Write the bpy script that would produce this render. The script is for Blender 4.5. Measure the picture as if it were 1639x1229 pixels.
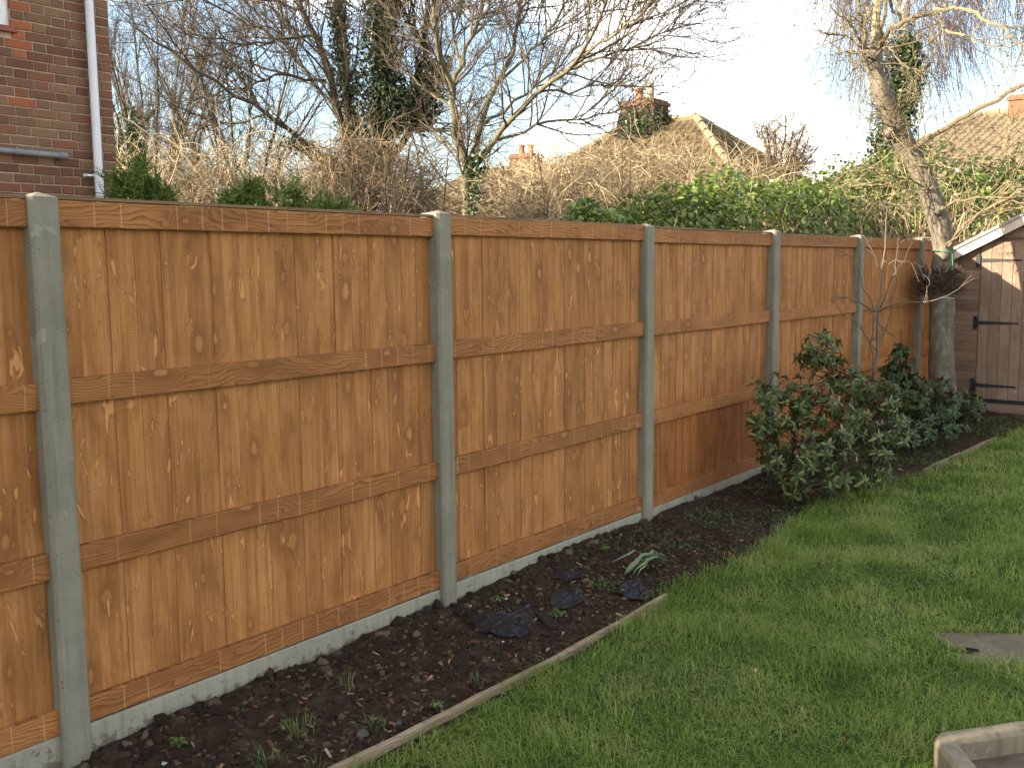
import bpy, math, random
import numpy as np
from mathutils import Vector, Matrix

for o in list(bpy.data.objects):
    bpy.data.objects.remove(o)
SC = bpy.context.scene
COL = SC.collection
PI = math.pi

# ------------------------------------------------------------------ camera
cam_d = bpy.data.cameras.new('camera')
cam = bpy.data.objects.new('camera', cam_d)
COL.objects.link(cam)
yaw, pit, rol = math.radians(38.15), math.radians(6.735), math.radians(-0.536)
fw = Vector((-math.sin(yaw) * math.cos(pit), math.cos(yaw) * math.cos(pit), -math.sin(pit)))
rt = Vector((math.cos(yaw), math.sin(yaw), 0.0))
up = rt.cross(fw)
r2 = rt * math.cos(rol) + up * math.sin(rol)
u2 = up * math.cos(rol) - rt * math.sin(rol)
cam.matrix_world = Matrix((r2, u2, -fw)).transposed().to_4x4()
cam.location = (3.231, 0.0, 1.707)
cam_d.sensor_width = 36.0
cam_d.lens = 35.1
cam_d.clip_start = 0.05
cam_d.clip_end = 3000
SC.camera = cam

# ------------------------------------------------------------------ sky and sun
SUN = Vector((0.65, 1.0, -0.44)).normalized()          # the way the sunlight travels
elev = math.asin(-SUN.z)
world = bpy.data.worlds.new('World')
SC.world = world
world.use_nodes = True
wt = world.node_tree
wt.nodes.clear()
def wn(t, **k):
    n = wt.nodes.new(t)
    for a, b in k.items():
        setattr(n, a, b)
    return n
w_out = wn('ShaderNodeOutputWorld')
w_bg = wn('ShaderNodeBackground')
w_sky = wn('ShaderNodeTexSky', sky_type='NISHITA', sun_disc=False)
w_sky.sun_elevation = elev
w_sky.sun_rotation = math.atan2(-SUN.x, -SUN.y)
w_sky.air_density = 1.0
w_sky.dust_density = 1.4
w_sky.ozone_density = 1.0
w_tc = wn('ShaderNodeTexCoord')
w_map = wn('ShaderNodeMapping')
w_map.inputs['Scale'].default_value = (1.0, 1.0, 2.2)
w_map.inputs['Location'].default_value = (7.3, 5.1, 0.2)
w_map.inputs['Rotation'].default_value = (0, 0, 0.20)
w_no = wn('ShaderNodeTexNoise')
w_no.inputs['Scale'].default_value = 2.1
w_no.inputs['Detail'].default_value = 7
w_no.inputs['Roughness'].default_value = 0.52
w_no.inputs['Distortion'].default_value = 0.25
w_rmp = wn('ShaderNodeValToRGB')
w_rmp.color_ramp.elements[0].position = 0.455
w_rmp.color_ramp.elements[1].position = 0.635
w_mix = wn('ShaderNodeMixRGB')
w_mix.inputs['Color2'].default_value = (11.0, 10.6, 9.9, 1)      # sunlit cloud
wt.links.new(w_tc.outputs['Generated'], w_map.inputs['Vector'])
wt.links.new(w_map.outputs[0], w_no.inputs['Vector'])
w_sep = wn('ShaderNodeSeparateXYZ')
wt.links.new(w_tc.outputs['Generated'], w_sep.inputs[0])
w_low = wn('ShaderNodeMapRange')
w_low.inputs['From Min'].default_value = 0.02; w_low.inputs['From Max'].default_value = 0.16
w_low.inputs['To Min'].default_value = 0.10; w_low.inputs['To Max'].default_value = -0.03
wt.links.new(w_sep.outputs['Z'], w_low.inputs['Value'])
w_add = wn('ShaderNodeMath', operation='ADD')
wt.links.new(w_no.outputs['Fac'], w_add.inputs[0]); wt.links.new(w_low.outputs[0], w_add.inputs[1])
wt.links.new(w_add.outputs[0], w_rmp.inputs['Fac'])
wt.links.new(w_rmp.outputs['Color'], w_mix.inputs['Fac'])
wt.links.new(w_sky.outputs[0], w_mix.inputs['Color1'])
wt.links.new(w_mix.outputs[0], w_bg.inputs['Color'])
w_bg.inputs['Strength'].default_value = 0.10
wt.links.new(w_bg.outputs[0], w_out.inputs['Surface'])

sun_d = bpy.data.lights.new('sun', 'SUN')
sun_d.energy = 4.6
sun_d.angle = math.radians(0.53)
sun_d.color = (1.0, 0.89, 0.72)
sun = bpy.data.objects.new('sun', sun_d)
sun.rotation_euler = SUN.to_track_quat('-Z', 'Y').to_euler()
sun.location = (-20, -20, 15)
COL.objects.link(sun)

SC.render.engine = 'CYCLES'
SC.view_settings.view_transform = 'Standard'
SC.view_settings.look = 'None'
SC.view_settings.exposure = 1.98
SC.view_settings.gamma = 1.0
SC.view_settings.use_curve_mapping = False
SC.cycles.max_bounces = 4
SC.cycles.diffuse_bounces = 2
SC.cycles.glossy_bounces = 2
SC.cycles.transmission_bounces = 4
SC.cycles.use_adaptive_sampling = True
SC.cycles.adaptive_threshold = 0.03
SC.cycles.use_denoising = True

# ------------------------------------------------------------------ small helpers
RNG = np.random.default_rng(7)

def mesh_np(name, verts, faces, mats=(), smooth=False):
    """faces: list of (F,k) int arrays (or (F,k) plus per-face material via a tuple)"""
    m = bpy.data.meshes.new(name)
    verts = np.asarray(verts, dtype=np.float32).reshape(-1, 3)
    m.vertices.add(len(verts))
    m.vertices.foreach_set('co', verts.ravel())
    idx, start, mi, pos = [], [], [], 0
    for f in faces:
        mat_i = 0
        if isinstance(f, tuple):
            f, mat_i = f
        f = np.asarray(f, dtype=np.int32)
        if f.size == 0:
            continue
        idx.append(f.ravel())
        n, k = f.shape
        start.append(pos + np.arange(n, dtype=np.int32) * k)
        mi.append(np.full(n, mat_i, dtype=np.int32))
        pos += n * k
    idx = np.concatenate(idx); start = np.concatenate(start); mi = np.concatenate(mi)
    m.loops.add(len(idx)); m.loops.foreach_set('vertex_index', idx)
    m.polygons.add(len(start)); m.polygons.foreach_set('loop_start', start)
    m.polygons.foreach_set('material_index', mi)
    m.polygons.foreach_set('use_smooth', np.full(len(start), bool(smooth)))
    m.update(calc_edges=True)
    m.validate()
    for a in mats:
        m.materials.append(a)
    return m

def link(name, mesh, parent=None, loc=(0, 0, 0), rot=(0, 0, 0), scale=(1, 1, 1)):
    o = bpy.data.objects.new(name, mesh)
    COL.objects.link(o)
    o.location = loc; o.rotation_euler = rot; o.scale = scale
    if parent is not None:
        o.parent = parent
    return o

def tag(o, label=None, cat=None, group=None, kind=None):
    if label: o['label'] = label
    if cat: o['category'] = cat
    if group: o['group'] = group
    if kind: o['kind'] = kind
    return o

def thing(name, label, cat, loc=(0, 0, 0), rz=0.0, group=None):
    o = link(name, None, None, loc, (0, 0, rz))
    return tag(o, label, cat, group)

class Geo:
    def __init__(s):
        s.v = []; s.f = []; s.n = 0
    def add(s, verts, *faces, mat=0):
        verts = np.asarray(verts, dtype=np.float64).reshape(-1, 3)
        s.v.append(verts)
        for f in faces:
            s.f.append((np.asarray(f, dtype=np.int64) + s.n, mat))
        s.n += len(verts)
    def box(s, x0, x1, y0, y1, z0, z1, mat=0, M=None):
        v = np.array([(x, y, z) for x in (x0, x1) for y in (y0, y1) for z in (z0, z1)], dtype=float)
        if M is not None:
            v = v @ np.array(M.to_3x3()).T + np.array(M.translation)
        s.add(v, [(0, 1, 3, 2), (4, 6, 7, 5), (0, 4, 5, 1), (2, 3, 7, 6), (0, 2, 6, 4), (1, 5, 7, 3)], mat=mat)
    def tubes(s, pts, rad, sides=4, mat=0, cap=False):
        v, f = tubes(pts, rad, sides)
        s.add(v, f, mat=mat)
        if cap:
            N, L = np.asarray(rad).shape
            for n in range(N):
                b = n * L * sides
                s.f.append((np.array([[s.n - N * L * sides + b + (L - 1) * sides + k for k in range(sides)]]), mat))
                s.f.append((np.array([[s.n - N * L * sides + b + k for k in range(sides)][::-1]]), mat))
    def lathe(s, prof, seg=16, c=(0, 0, 0), mat=0):
        prof = np.asarray(prof, float)
        a = np.arange(seg) * 2 * PI / seg
        v = np.stack([np.outer(prof[:, 0], np.cos(a)) + c[0], np.outer(prof[:, 0], np.sin(a)) + c[1],
                      np.repeat(prof[:, 1:2], seg, 1) + c[2]], -1).reshape(-1, 3)
        f = []
        for i in range(len(prof) - 1):
            for k in range(seg):
                f.append((i * seg + k, i * seg + (k + 1) % seg, (i + 1) * seg + (k + 1) % seg, (i + 1) * seg + k))
        s.add(v, f, mat=mat)
    def mesh(s, name, mats=(), smooth=False):
        return mesh_np(name, np.concatenate(s.v), s.f, mats, smooth)

def norm(a):
    return a / np.maximum(np.linalg.norm(a, axis=-1, keepdims=True), 1e-9)

def tubes(pts, rad, sides=4):
    pts = np.asarray(pts, float); rad = np.asarray(rad, float)
    N, L, _ = pts.shape
    t = np.empty_like(pts)
    t[:, 1:-1] = pts[:, 2:] - pts[:, :-2]
    t[:, 0] = pts[:, 1] - pts[:, 0]
    t[:, -1] = pts[:, -1] - pts[:, -2]
    t = norm(t)
    mean = norm(pts[:, -1] - pts[:, 0])
    ref = np.where(np.abs(mean[:, 2:3]) > 0.75, np.array([[1.0, 0.13, 0]]), np.array([[0.1, 0.05, 1.0]]))[:, None, :]
    a = norm(np.cross(t, np.broadcast_to(ref, t.shape)))
    b = np.cross(t, a)
    ang = np.arange(sides) * 2 * PI / sides
    ring = a[:, :, None, :] * np.cos(ang)[None, None, :, None] + b[:, :, None, :] * np.sin(ang)[None, None, :, None]
    v = pts[:, :, None, :] + ring * rad[:, :, None, None]
    n = np.arange(N)[:, None, None]; l = np.arange(L - 1)[None, :, None]; k = np.arange(sides)[None, None, :]
    k2 = (k + 1) % sides
    base = n * L * sides
    f = np.stack([base + l * sides + k, base + l * sides + k2, base + (l + 1) * sides + k2, base + (l + 1) * sides + k], -1)
    return v.reshape(-1, 3), f.reshape(-1, 4)

def resample(poly, L):
    p = np.asarray(poly, float)
    d = np.concatenate([[0], np.cumsum(np.linalg.norm(np.diff(p, axis=0), axis=1))])
    t = np.linspace(0, d[-1], L)
    lin = np.stack([np.interp(t, d, p[:, i]) for i in range(3)], -1)
    sm = lin.copy()
    sm[1:-1] = 0.25 * lin[:-2] + 0.5 * lin[1:-1] + 0.25 * lin[2:]
    return sm

def limbs_np(limbs, L, rng, wob=0.015):
    """limbs: list of (polyline, r0, r1) -> (N,L,3), (N,L)"""
    P, R = [], []
    for poly, r0, r1 in limbs:
        p = resample(poly, L)
        p[1:-1] += rng.normal(0, wob, (L - 2, 3))
        P.append(p); R.append(np.linspace(r0, r1, L))
    return np.array(P), np.array(R)

def grow(rng, start, dirs, length, L, r0, r1, jitter=0.2, pull=(0, 0, 0.0)):
    N = len(start)
    P = np.empty((N, L, 3)); P[:, 0] = start
    d = norm(dirs)
    step = (length / (L - 1))[:, None]
    pull = np.asarray(pull, float)
    for i in range(1, L):
        d = norm(d + rng.normal(0, jitter, (N, 3)) + pull)
        P[:, i] = P[:, i - 1] + d * step
    R = r0[:, None] + (r1 - r0)[:, None] * np.linspace(0, 1, L)[None, :]
    return P, R

def spawn(rng, P, R, per, t0, t1, ang, up=0.0):
    """start points, directions and parent radius of children on parent polylines"""
    N, L, _ = P.shape
    n = np.repeat(np.arange(N), per)
    t = rng.uniform(t0, t1, len(n)) * (L - 1)
    i = np.minimum(t.astype(int), L - 2); fr = (t - i)[:, None]
    s = P[n, i] * (1 - fr) + P[n, i + 1] * fr
    tan = norm(P[n, i + 1] - P[n, i])
    ra = norm(rng.normal(0, 1, tan.shape)); per_v = norm(np.cross(tan, ra))
    a = rng.normal(ang[0], ang[1], len(n))[:, None]
    d = tan * np.cos(a) + per_v * np.sin(a)
    d[:, 2] += up
    r = R[n, i] * (1 - fr[:, 0]) + R[n, i + 1] * fr[:, 0]
    return s, norm(d), r, t / (L - 1)

_perm = np.random.default_rng(3).random((256, 256))
def vnoise(x, y):
    xi = np.floor(x).astype(int); yi = np.floor(y).astype(int)
    fx = x - xi; fy = y - yi
    fx = fx * fx * (3 - 2 * fx); fy = fy * fy * (3 - 2 * fy)
    g = lambda a, b: _perm[a % 256, b % 256]
    return (g(xi, yi) * (1 - fx) + g(xi + 1, yi) * fx) * (1 - fy) + (g(xi, yi + 1) * (1 - fx) + g(xi + 1, yi + 1) * fx) * fy
def fbm(x, y, o=4):
    s = 0; a = 0.5
    for k in range(o):
        s = s + a * (vnoise(x + 17.3 * k, y + 9.1 * k) - 0.5); x = x * 2.03; y = y * 2.03; a *= 0.5
    return s

# ------------------------------------------------------------------ materials
class Mat:
    def __init__(s, name, rough=0.8, spec=0.3):
        s.m = bpy.data.materials.new(name); s.m.use_nodes = True
        s.t = s.m.node_tree
        s.b = s.t.nodes['Principled BSDF']
        s.b.inputs['Roughness'].default_value = rough
        s.b.inputs['Specular IOR Level'].default_value = spec
    def n(s, typ, ins=None, **k):
        nd = s.t.nodes.new(typ)
        for a, b in k.items(): setattr(nd, a, b)
        for a, b in (ins or {}).items():
            s.set(nd.inputs[a], b)
        return nd
    def set(s, sock, val):
        if hasattr(val, 'links') or hasattr(val, 'is_output'):
            s.t.links.new(val, sock)
        else:
            sock.default_value = val
    def math(s, op, a, b=0.0, c=0.0, clamp=False):
        nd = s.n('ShaderNodeMath', {0: a, 1: b, 2: c}, operation=op, use_clamp=clamp)
        return nd.outputs[0]
    def ramp(s, fac, stops, interp='LINEAR'):
        nd = s.n('ShaderNodeValToRGB', {'Fac': fac})
        cr = nd.color_ramp; cr.interpolation = interp
        while len(cr.elements) < len(stops): cr.elements.new(0.5)
        for e, (p, c) in zip(cr.elements, stops):
            e.position = p; e.color = (*c, 1) if len(c) == 3 else c
        return nd.outputs['Color']
    def mix(s, fac, a, b, blend='MIX'):
        nd = s.n('ShaderNodeMixRGB', {'Fac': fac, 'Color1': a if hasattr(a, 'is_output') else (*a, 1), 'Color2': b if hasattr(b, 'is_output') else (*b, 1)}, blend_type=blend)
        return nd.outputs[0]
    def noise(s, vec, scale, detail=4, rough=0.55, dist=0.0):
        ins = {'Scale': scale, 'Detail': detail, 'Roughness': rough, 'Distortion': dist}
        if vec is not None: ins['Vector'] = vec
        return s.n('ShaderNodeTexNoise', ins).outputs['Fac']
    def co(s, which='Object'):
        return s.n('ShaderNodeTexCoord').outputs[which]
    def vscale(s, v, sc, off=None):
        nd = s.n('ShaderNodeVectorMath', {0: v, 1: sc}, operation='MULTIPLY')
        o = nd.outputs[0]
        if off is not None:
            o = s.n('ShaderNodeVectorMath', {0: o, 1: off}, operation='ADD').outputs[0]
        return o
    def color(s, c):
        s.set(s.b.inputs['Base Color'], c if hasattr(c, 'is_output') else (*c, 1)); return s
    def bump(s, h, strength=0.4, dist=0.01):
        nd = s.n('ShaderNodeBump', {'Height': h, 'Strength': strength, 'Distance': dist})
        s.t.links.new(nd.outputs[0], s.b.inputs['Normal']); return s
    def rand(s):
        return s.n('ShaderNodeObjectInfo').outputs['Random']
    def island(s):
        return s.n('ShaderNodeNewGeometry').outputs['Random Per Island']

def wood(name, along, dark, mid, light, ring_k, ring_c, knots=True, knot_size=0.15, ticks=False, blotch=1.0, rough=0.72, knot_pale=0.12, damp=False):
    w = Mat(name, rough, 0.25)
    co = w.co('Object'); rnd = w.rand()
    sep = w.n('ShaderNodeSeparateXYZ', {0: co})
    if along == 'z': u, v = sep.outputs['Y'], sep.outputs['Z']
    else: u, v = sep.outputs['Z'], sep.outputs['Y']
    depth = sep.outputs['X']
    seed = w.math('MULTIPLY', rnd, 173.0)
    seed2 = w.math('FRACT', w.math('MULTIPLY', rnd, 37.17))
    def vec(a, b, c=0.0):
        return w.n('ShaderNodeCombineXYZ', {0: a, 1: b, 2: c}).outputs[0]
    us, vs = u, v
    # knots
    q = vec(w.math('ADD', w.math('MULTIPLY', u, 6.5), seed), w.math('ADD', w.math('MULTIPLY', v, 3.4), w.math('MULTIPLY', seed2, 61.0)))
    vor = w.n('ShaderNodeTexVoronoi', {'Vector': q, 'Scale': 1.0, 'Randomness': 1.0}, voronoi_dimensions='2D')
    qn = w.noise(q, 3.0, 2, 0.5)
    kd = w.math('ADD', vor.outputs['Distance'], w.math('MULTIPLY', w.math('SUBTRACT', qn, 0.5), 0.26))
    vc = w.n('ShaderNodeSeparateXYZ', {0: vor.outputs['Color']})
    kd = w.math('DIVIDE', kd, w.math('ADD', 0.45, w.math('MULTIPLY', vc.outputs[2], 0.85)))
    here = w.math('GREATER_THAN', vc.outputs[0], 0.50 if knots else 2.0)
    # growth rings bend round the knots
    lowv = vec(w.math('ADD', w.math('MULTIPLY', u, 5.0), seed), w.math('ADD', w.math('MULTIPLY', v, 1.3), seed2))
    low = w.noise(lowv, 1.0, 3, 0.55)
    bend = w.math('MULTIPLY', w.math('POWER', 2.718, w.math('MULTIPLY', kd, -7.0)), here)
    fine_w = w.noise(vec(w.math('MULTIPLY', u, 20.0), w.math('ADD', w.math('MULTIPLY', v, 7.0), seed)), 1.0, 3, 0.6)
    phase = w.math('ADD', w.math('MULTIPLY', u, ring_k), w.math('ADD', w.math('MULTIPLY', low, 16.0), w.math('ADD', w.math('MULTIPLY', bend, 7.0), w.math('MULTIPLY', fine_w, 1.1))))
    saw = w.math('FRACT', phase)
    late = w.math('POWER', saw, 2.6)                         # slow ramp then sharp edge, like softwood
    fib = w.noise(vec(w.math('ADD', w.math('MULTIPLY', u, 420.0), seed), w.math('MULTIPLY', v, 9.0), depth), 1.0, 3, 0.6)
    blo = w.noise(vec(w.math('ADD', w.math('MULTIPLY', u, 9.0), seed), w.math('ADD', w.math('MULTIPLY', v, 2.6), seed2), 0.0), 1.0, 4, 0.6, 0.6)
    base = w.ramp(w.math('ADD', w.math('MULTIPLY', w.math('SUBTRACT', blo, 0.5), 1.5 * blotch), 0.5), [(0.18, dark), (0.5, mid), (0.86, light)])
    # tone of the individual board
    tone = w.math('ADD', 0.80, w.math('MULTIPLY', seed2, 0.36))
    base = w.mix(1.0, base, w.n('ShaderNodeCombineXYZ', {0: tone, 1: tone, 2: tone}).outputs[0], 'MULTIPLY')
    dk = tuple(c * 0.45 for c in dark)
    base = w.mix(w.math('MULTIPLY', late, ring_c), base, dk)
    if knots and along == 'z':
        stv = vec(w.math('ADD', w.math('MULTIPLY', u, 60.0), seed), w.math('ADD', w.math('MULTIPLY', v, 0.9), w.math('MULTIPLY', bend, 0.8)), 0.0)
        st = w.noise(stv, 1.0, 4, 0.6, 0.25)
        base = w.mix(w.math('MULTIPLY', w.math('SUBTRACT', 0.52, st, clamp=True), 3.4, clamp=True), base, dark)
        base = w.mix(w.math('MULTIPLY', w.math('SUBTRACT', st, 0.54, clamp=True), 3.0, clamp=True), base, light)
    base = w.mix(w.math('MULTIPLY', w.math('SUBTRACT', fib, 0.36, clamp=True), 0.9), base, dark)
    if knots:
        ring = w.ramp(kd, [(knot_size * 0.55, (0, 0, 0)), (knot_size * 0.85, (1, 1, 1)), (knot_size * 1.1, (0.75, 0.75, 0.75)), (knot_size * 2.3, (0, 0, 0))])
        core = w.ramp(kd, [(knot_size * 0.5, (1, 1, 1)), (knot_size * 0.85, (0, 0, 0))])
        base = w.mix(w.math('MULTIPLY', w.math('MULTIPLY', ring, here), 0.42), base, dk)
        base = w.mix(w.math('MULTIPLY', w.math('MULTIPLY', w.ramp(kd, [(0.05, (1, 1, 1)), (0.75, (0, 0, 0))], 'EASE'), here), 0.5), base, dark)
        pale = w.mix(w.math('POWER', vc.outputs[1], 2.5), tuple(c * 0.9 for c in mid), tuple(min(1, c * (1 + knot_pale)) for c in light))
        base = w.mix(w.math('MULTIPLY', w.math('MULTIPLY', core, here), 0.6), base, pale)
        # torn, paler grain above and below some knots
        tear = w.noise(vec(w.math('ADD', w.math('MULTIPLY', u, 24.0), seed), w.math('ADD', w.math('MULTIPLY', v, 7.0), seed)), 1.0, 3, 0.5, 0.9)
        tm = w.math('MULTIPLY', w.math('SUBTRACT', tear, 0.645, clamp=True), 25.0 if along == 'z' else 0.0, clamp=True)
        base = w.mix(w.math('MULTIPLY', tm, 0.6), base, tuple(min(1, c_ * 1.3) for c_ in light))
        rimt = w.math('MULTIPLY', w.math('GREATER_THAN', tear, 0.62), w.math('LESS_THAN', tear, 0.65))
        base = w.mix(w.math('MULTIPLY', rimt, 0.35 if along == 'z' else 0.0), base, dk)
        # circular-saw marks on some boards
        on = w.math('GREATER_THAN', seed2, 0.88)
        sm = w.math('FRACT', w.math('ADD', w.math('MULTIPLY', v, 95.0), w.math('MULTIPLY', low, 3.0)))
        base = w.mix(w.math('MULTIPLY', w.math('MULTIPLY', w.math('LESS_THAN', sm, 0.3), on), 0.22), base, dk)
    if ticks:
        tv = w.math('DIVIDE', w.math('ADD', v, 0.004), 0.1017)
        cell = w.math('FLOOR', tv); tf = w.math('FRACT', tv)
        wno = w.n('ShaderNodeTexWhiteNoise', {'Vector': vec(cell, seed)}, noise_dimensions='2D')
        jit = w.math('MULTIPLY', wno.outputs['Value'], 0.3)
        hit = w.math('LESS_THAN', w.math('ABSOLUTE', w.math('SUBTRACT', tf, w.math('ADD', 0.3, jit))), 0.018)
        w2 = w.n('ShaderNodeTexWhiteNoise', {'Vector': vec(cell, w.math('ADD', seed, 5.5))}, noise_dimensions='2D').outputs['Value']
        on = w.math('MULTIPLY', hit, w.math('MULTIPLY', w.math('GREATER_THAN', w2, 0.3), w2))
        base = w.mix(w.math('MULTIPLY', on, 0.75), base, (0.52, 0.33, 0.18))
    if damp:                                                   # wetter, redder wood low on the panel
        dn = w.math('ADD', v, w.math('MULTIPLY', w.math('SUBTRACT', w.noise(vec(w.math('MULTIPLY', u, 12.0), w.math('ADD', w.math('MULTIPLY', v, 3.0), seed)), 1.0, 3, 0.6), 0.5), 0.7))
        base = w.mix(w.ramp(dn, [(0.45, (1, 1, 1)), (0.85, (0, 0, 0))], 'EASE'), base, w.mix(1.0, base, (0.82, 0.68, 0.60), 'MULTIPLY'))
    w.color(base)
    h = w.math('ADD', w.math('MULTIPLY', late, 0.4), w.math('MULTIPLY', fib, 0.8))
    if knots:
        h = w.math('ADD', h, w.math('MULTIPLY', blo, 1.2))
    w.bump(h, 0.35, 0.004)
    return w.m

M = {}
M['board'] = wood('treated_board', 'z', (0.225, 0.086, 0.023), (0.400, 0.164, 0.046), (0.52, 0.240, 0.084), 46.0, 0.22, knot_size=0.13)
M['damp_board'] = wood('damp_board', 'z', (0.225, 0.086, 0.023), (0.400, 0.164, 0.046), (0.52, 0.240, 0.084), 46.0, 0.22, knot_size=0.13, damp=True)
M['rail'] = wood('treated_rail', 'y', (0.20, 0.074, 0.020), (0.395, 0.158, 0.044), (0.49, 0.215, 0.070), 62.0, 0.85, knots=True, knot_size=0.10, ticks=True, blotch=0.7, knot_pale=0.1)
M['capping'] = wood('weathered_capping', 'y', (0.14, 0.08, 0.042), (0.25, 0.145, 0.075), (0.33, 0.20, 0.11), 90.0, 0.4, knots=False)
M['edging'] = wood('weathered_edging', 'y', (0.17, 0.12, 0.068), (0.28, 0.205, 0.12), (0.37, 0.285, 0.175), 60.0, 0.4, knots=False, rough=0.85)
M['shed_board'] = wood('shed_cladding', 'y', (0.175, 0.105, 0.066), (0.25, 0.155, 0.103), (0.31, 0.20, 0.138), 40.0, 0.25, knots=False)
M['shed_door'] = wood('shed_door_board', 'z', (0.20, 0.125, 0.082), (0.275, 0.18, 0.122), (0.335, 0.225, 0.158), 40.0, 0.25, knots=True, knot_size=0.09, knot_pale=-0.4)

def concrete(name, a, b, pit_s=0.6, soil=None):
    w = Mat(name, 0.88, 0.25)
    co = w.co('Object'); r = w.rand()
    off = w.n('ShaderNodeCombineXYZ', {0: w.math('MULTIPLY', r, 31.0), 1: w.math('MULTIPLY', r, 77.0), 2: w.math('MULTIPLY', r, 13.0)}).outputs[0]
    p = w.n('ShaderNodeVectorMath', {0: co, 1: off}, operation='ADD').outputs[0]
    n1 = w.noise(p, 5.0, 6, 0.62)
    n2 = w.noise(p, 55.0, 3, 0.6)
    c = w.ramp(n1, [(0.3, a), (0.7, b)])
    c = w.mix(w.math('MULTIPLY', n2, 0.45), c, tuple(x * 0.55 for x in a))
    vor = w.n('ShaderNodeTexVoronoi', {'Vector': p, 'Scale': 42.0, 'Randomness': 1.0})
    pit = w.math('MULTIPLY', w.math('LESS_THAN', vor.outputs['Distance'], 0.13), w.math('GREATER_THAN', w.n('ShaderNodeSeparateXYZ', {0: vor.outputs['Color']}).outputs[0], 0.6))
    c = w.mix(w.math('MULTIPLY', pit, pit_s), c, tuple(x * 0.25 for x in a))
    pale = w.math('GREATER_THAN', w.noise(p, 9.0, 3, 0.5, 0.5), 0.66)
    c = w.mix(w.math('MULTIPLY', pale, 0.3 if soil is None else 0.0), c, tuple(min(1, x * 1.35) for x in b))
    stv = w.vscale(p, (30.0, 30.0, 1.3))
    c = w.mix(w.math('MULTIPLY', w.math('SUBTRACT', w.noise(stv, 1.0, 4, 0.6), 0.5, clamp=True), 2.6, clamp=True), c, (a[0] * 0.55, a[1] * 0.58, a[2] * 0.45))
    if soil is not None:                                      # splashes of dried mud low down
        z = w.n('ShaderNodeSeparateXYZ', {0: co}).outputs['Z']
        k = w.math('SUBTRACT', w.math('ADD', w.noise(p, 22.0, 4, 0.6), w.math('MULTIPLY', z, -2.4)), soil)
        c = w.mix(w.math('MULTIPLY', w.math('MULTIPLY', k, 9.0, clamp=True), 0.75), c, (0.10, 0.075, 0.05))
    w.color(c)
    w.bump(w.math('SUBTRACT', w.math('ADD', w.math('MULTIPLY', n2, 0.5), n1), pit), 0.5, 0.004)
    return w.m
M['post'] = concrete('post_concrete', (0.20, 0.178, 0.128), (0.29, 0.262, 0.195), 0.8)
M['gravel_board'] = concrete('gravel_board_concrete', (0.27, 0.248, 0.182), (0.37, 0.34, 0.255), 0.5, soil=0.67)
M['kerb'] = concrete('old_concrete', (0.185, 0.15, 0.098), (0.28, 0.235, 0.16), 0.5)
M['slab'] = concrete('slab_stone', (0.125, 0.098, 0.058), (0.205, 0.165, 0.105), 0.4)

w = Mat('soil', 0.95, 0.1)
p = w.co('Object')
n1 = w.noise(p, 14.0, 6, 0.7); n2 = w.noise(p, 90.0, 3, 0.6)
c = w.ramp(n1, [(0.3, (0.022, 0.014, 0.009)), (0.55, (0.052, 0.033, 0.021)), (0.78, (0.115, 0.076, 0.048))])
c = w.mix(w.math('GREATER_THAN', n2, 0.66), c, (0.07, 0.042, 0.025))
w.color(c); w.bump(w.math('ADD', n1, w.math('MULTIPLY', n2, 0.4)), 0.8, 0.02)
M['soil'] = w.m
w = Mat('soil_clod', 0.95, 0.1)
w.color(w.ramp(w.island(), [(0.0, (0.022, 0.015, 0.010)), (0.7, (0.050, 0.032, 0.020)), (1.0, (0.13, 0.092, 0.058))]))
w.bump(w.noise(w.co(), 70.0, 4, 0.7), 0.7, 0.01)
M['clod'] = w.m
w = Mat('bark_chip', 0.9, 0.15)
w.color(w.ramp(w.island(), [(0.0, (0.030, 0.015, 0.009)), (0.5, (0.075, 0.034, 0.018)), (0.85, (0.16, 0.075, 0.036)), (1.0, (0.36, 0.25, 0.15))]))
M['chip'] = w.m
w = Mat('under_lawn', 0.95, 0.1)
p = w.co()
w.color(w.ramp(w.noise(p, 9.0, 5, 0.6), [(0.3, (0.030, 0.046, 0.010)), (0.7, (0.065, 0.095, 0.020))])); w.bump(w.noise(p, 40.0, 4, 0.6), 0.6, 0.02)
M['lawn'] = w.m
w = Mat('rough_ground', 0.95, 0.1)
p = w.co()
w.color(w.ramp(w.noise(p, 0.6, 7, 0.65), [(0.3, (0.035, 0.045, 0.016)), (0.7, (0.085, 0.085, 0.04))])); w.bump(w.noise(p, 6.0, 5, 0.6), 0.6, 0.05)
M['ground'] = w.m

def leafmat(name, stops, rough=0.5, spec=0.4, trans=0.25, noise_sc=0.0):
    w = Mat(name, rough, spec)
    f = w.island()
    if noise_sc:
        f = w.math('ADD', w.math('MULTIPLY', f, 0.55), w.math('MULTIPLY', w.math('SUBTRACT', w.noise(w.co(), noise_sc, 3, 0.5), 0.30), 1.35), clamp=True)
    c = w.ramp(f, stops)
    w.color(c)
    tr = w.n('ShaderNodeBsdfTranslucent', {'Color': c})
    mx = w.n('ShaderNodeMixShader', {0: trans, 1: w.b.outputs[0], 2: tr.outputs[0]})
    w.t.links.new(mx.outputs[0], w.t.nodes['Material Output'].inputs['Surface'])
    return w.m
M['grass'] = leafmat('lawn_grass', [(0.0, (0.036, 0.074, 0.012)), (0.22, (0.105, 0.182, 0.027)), (0.48, (0.210, 0.300, 0.050)), (0.75, (0.310, 0.375, 0.084)), (1.0, (0.43, 0.38, 0.17))], 0.6, 0.2, 0.4, 2.2)
M['tuft'] = leafmat('weed_grass', [(0.0, (0.06, 0.11, 0.02)), (0.7, (0.14, 0.21, 0.05)), (1.0, (0.26, 0.27, 0.10))], 0.55, 0.3, 0.3)
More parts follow.
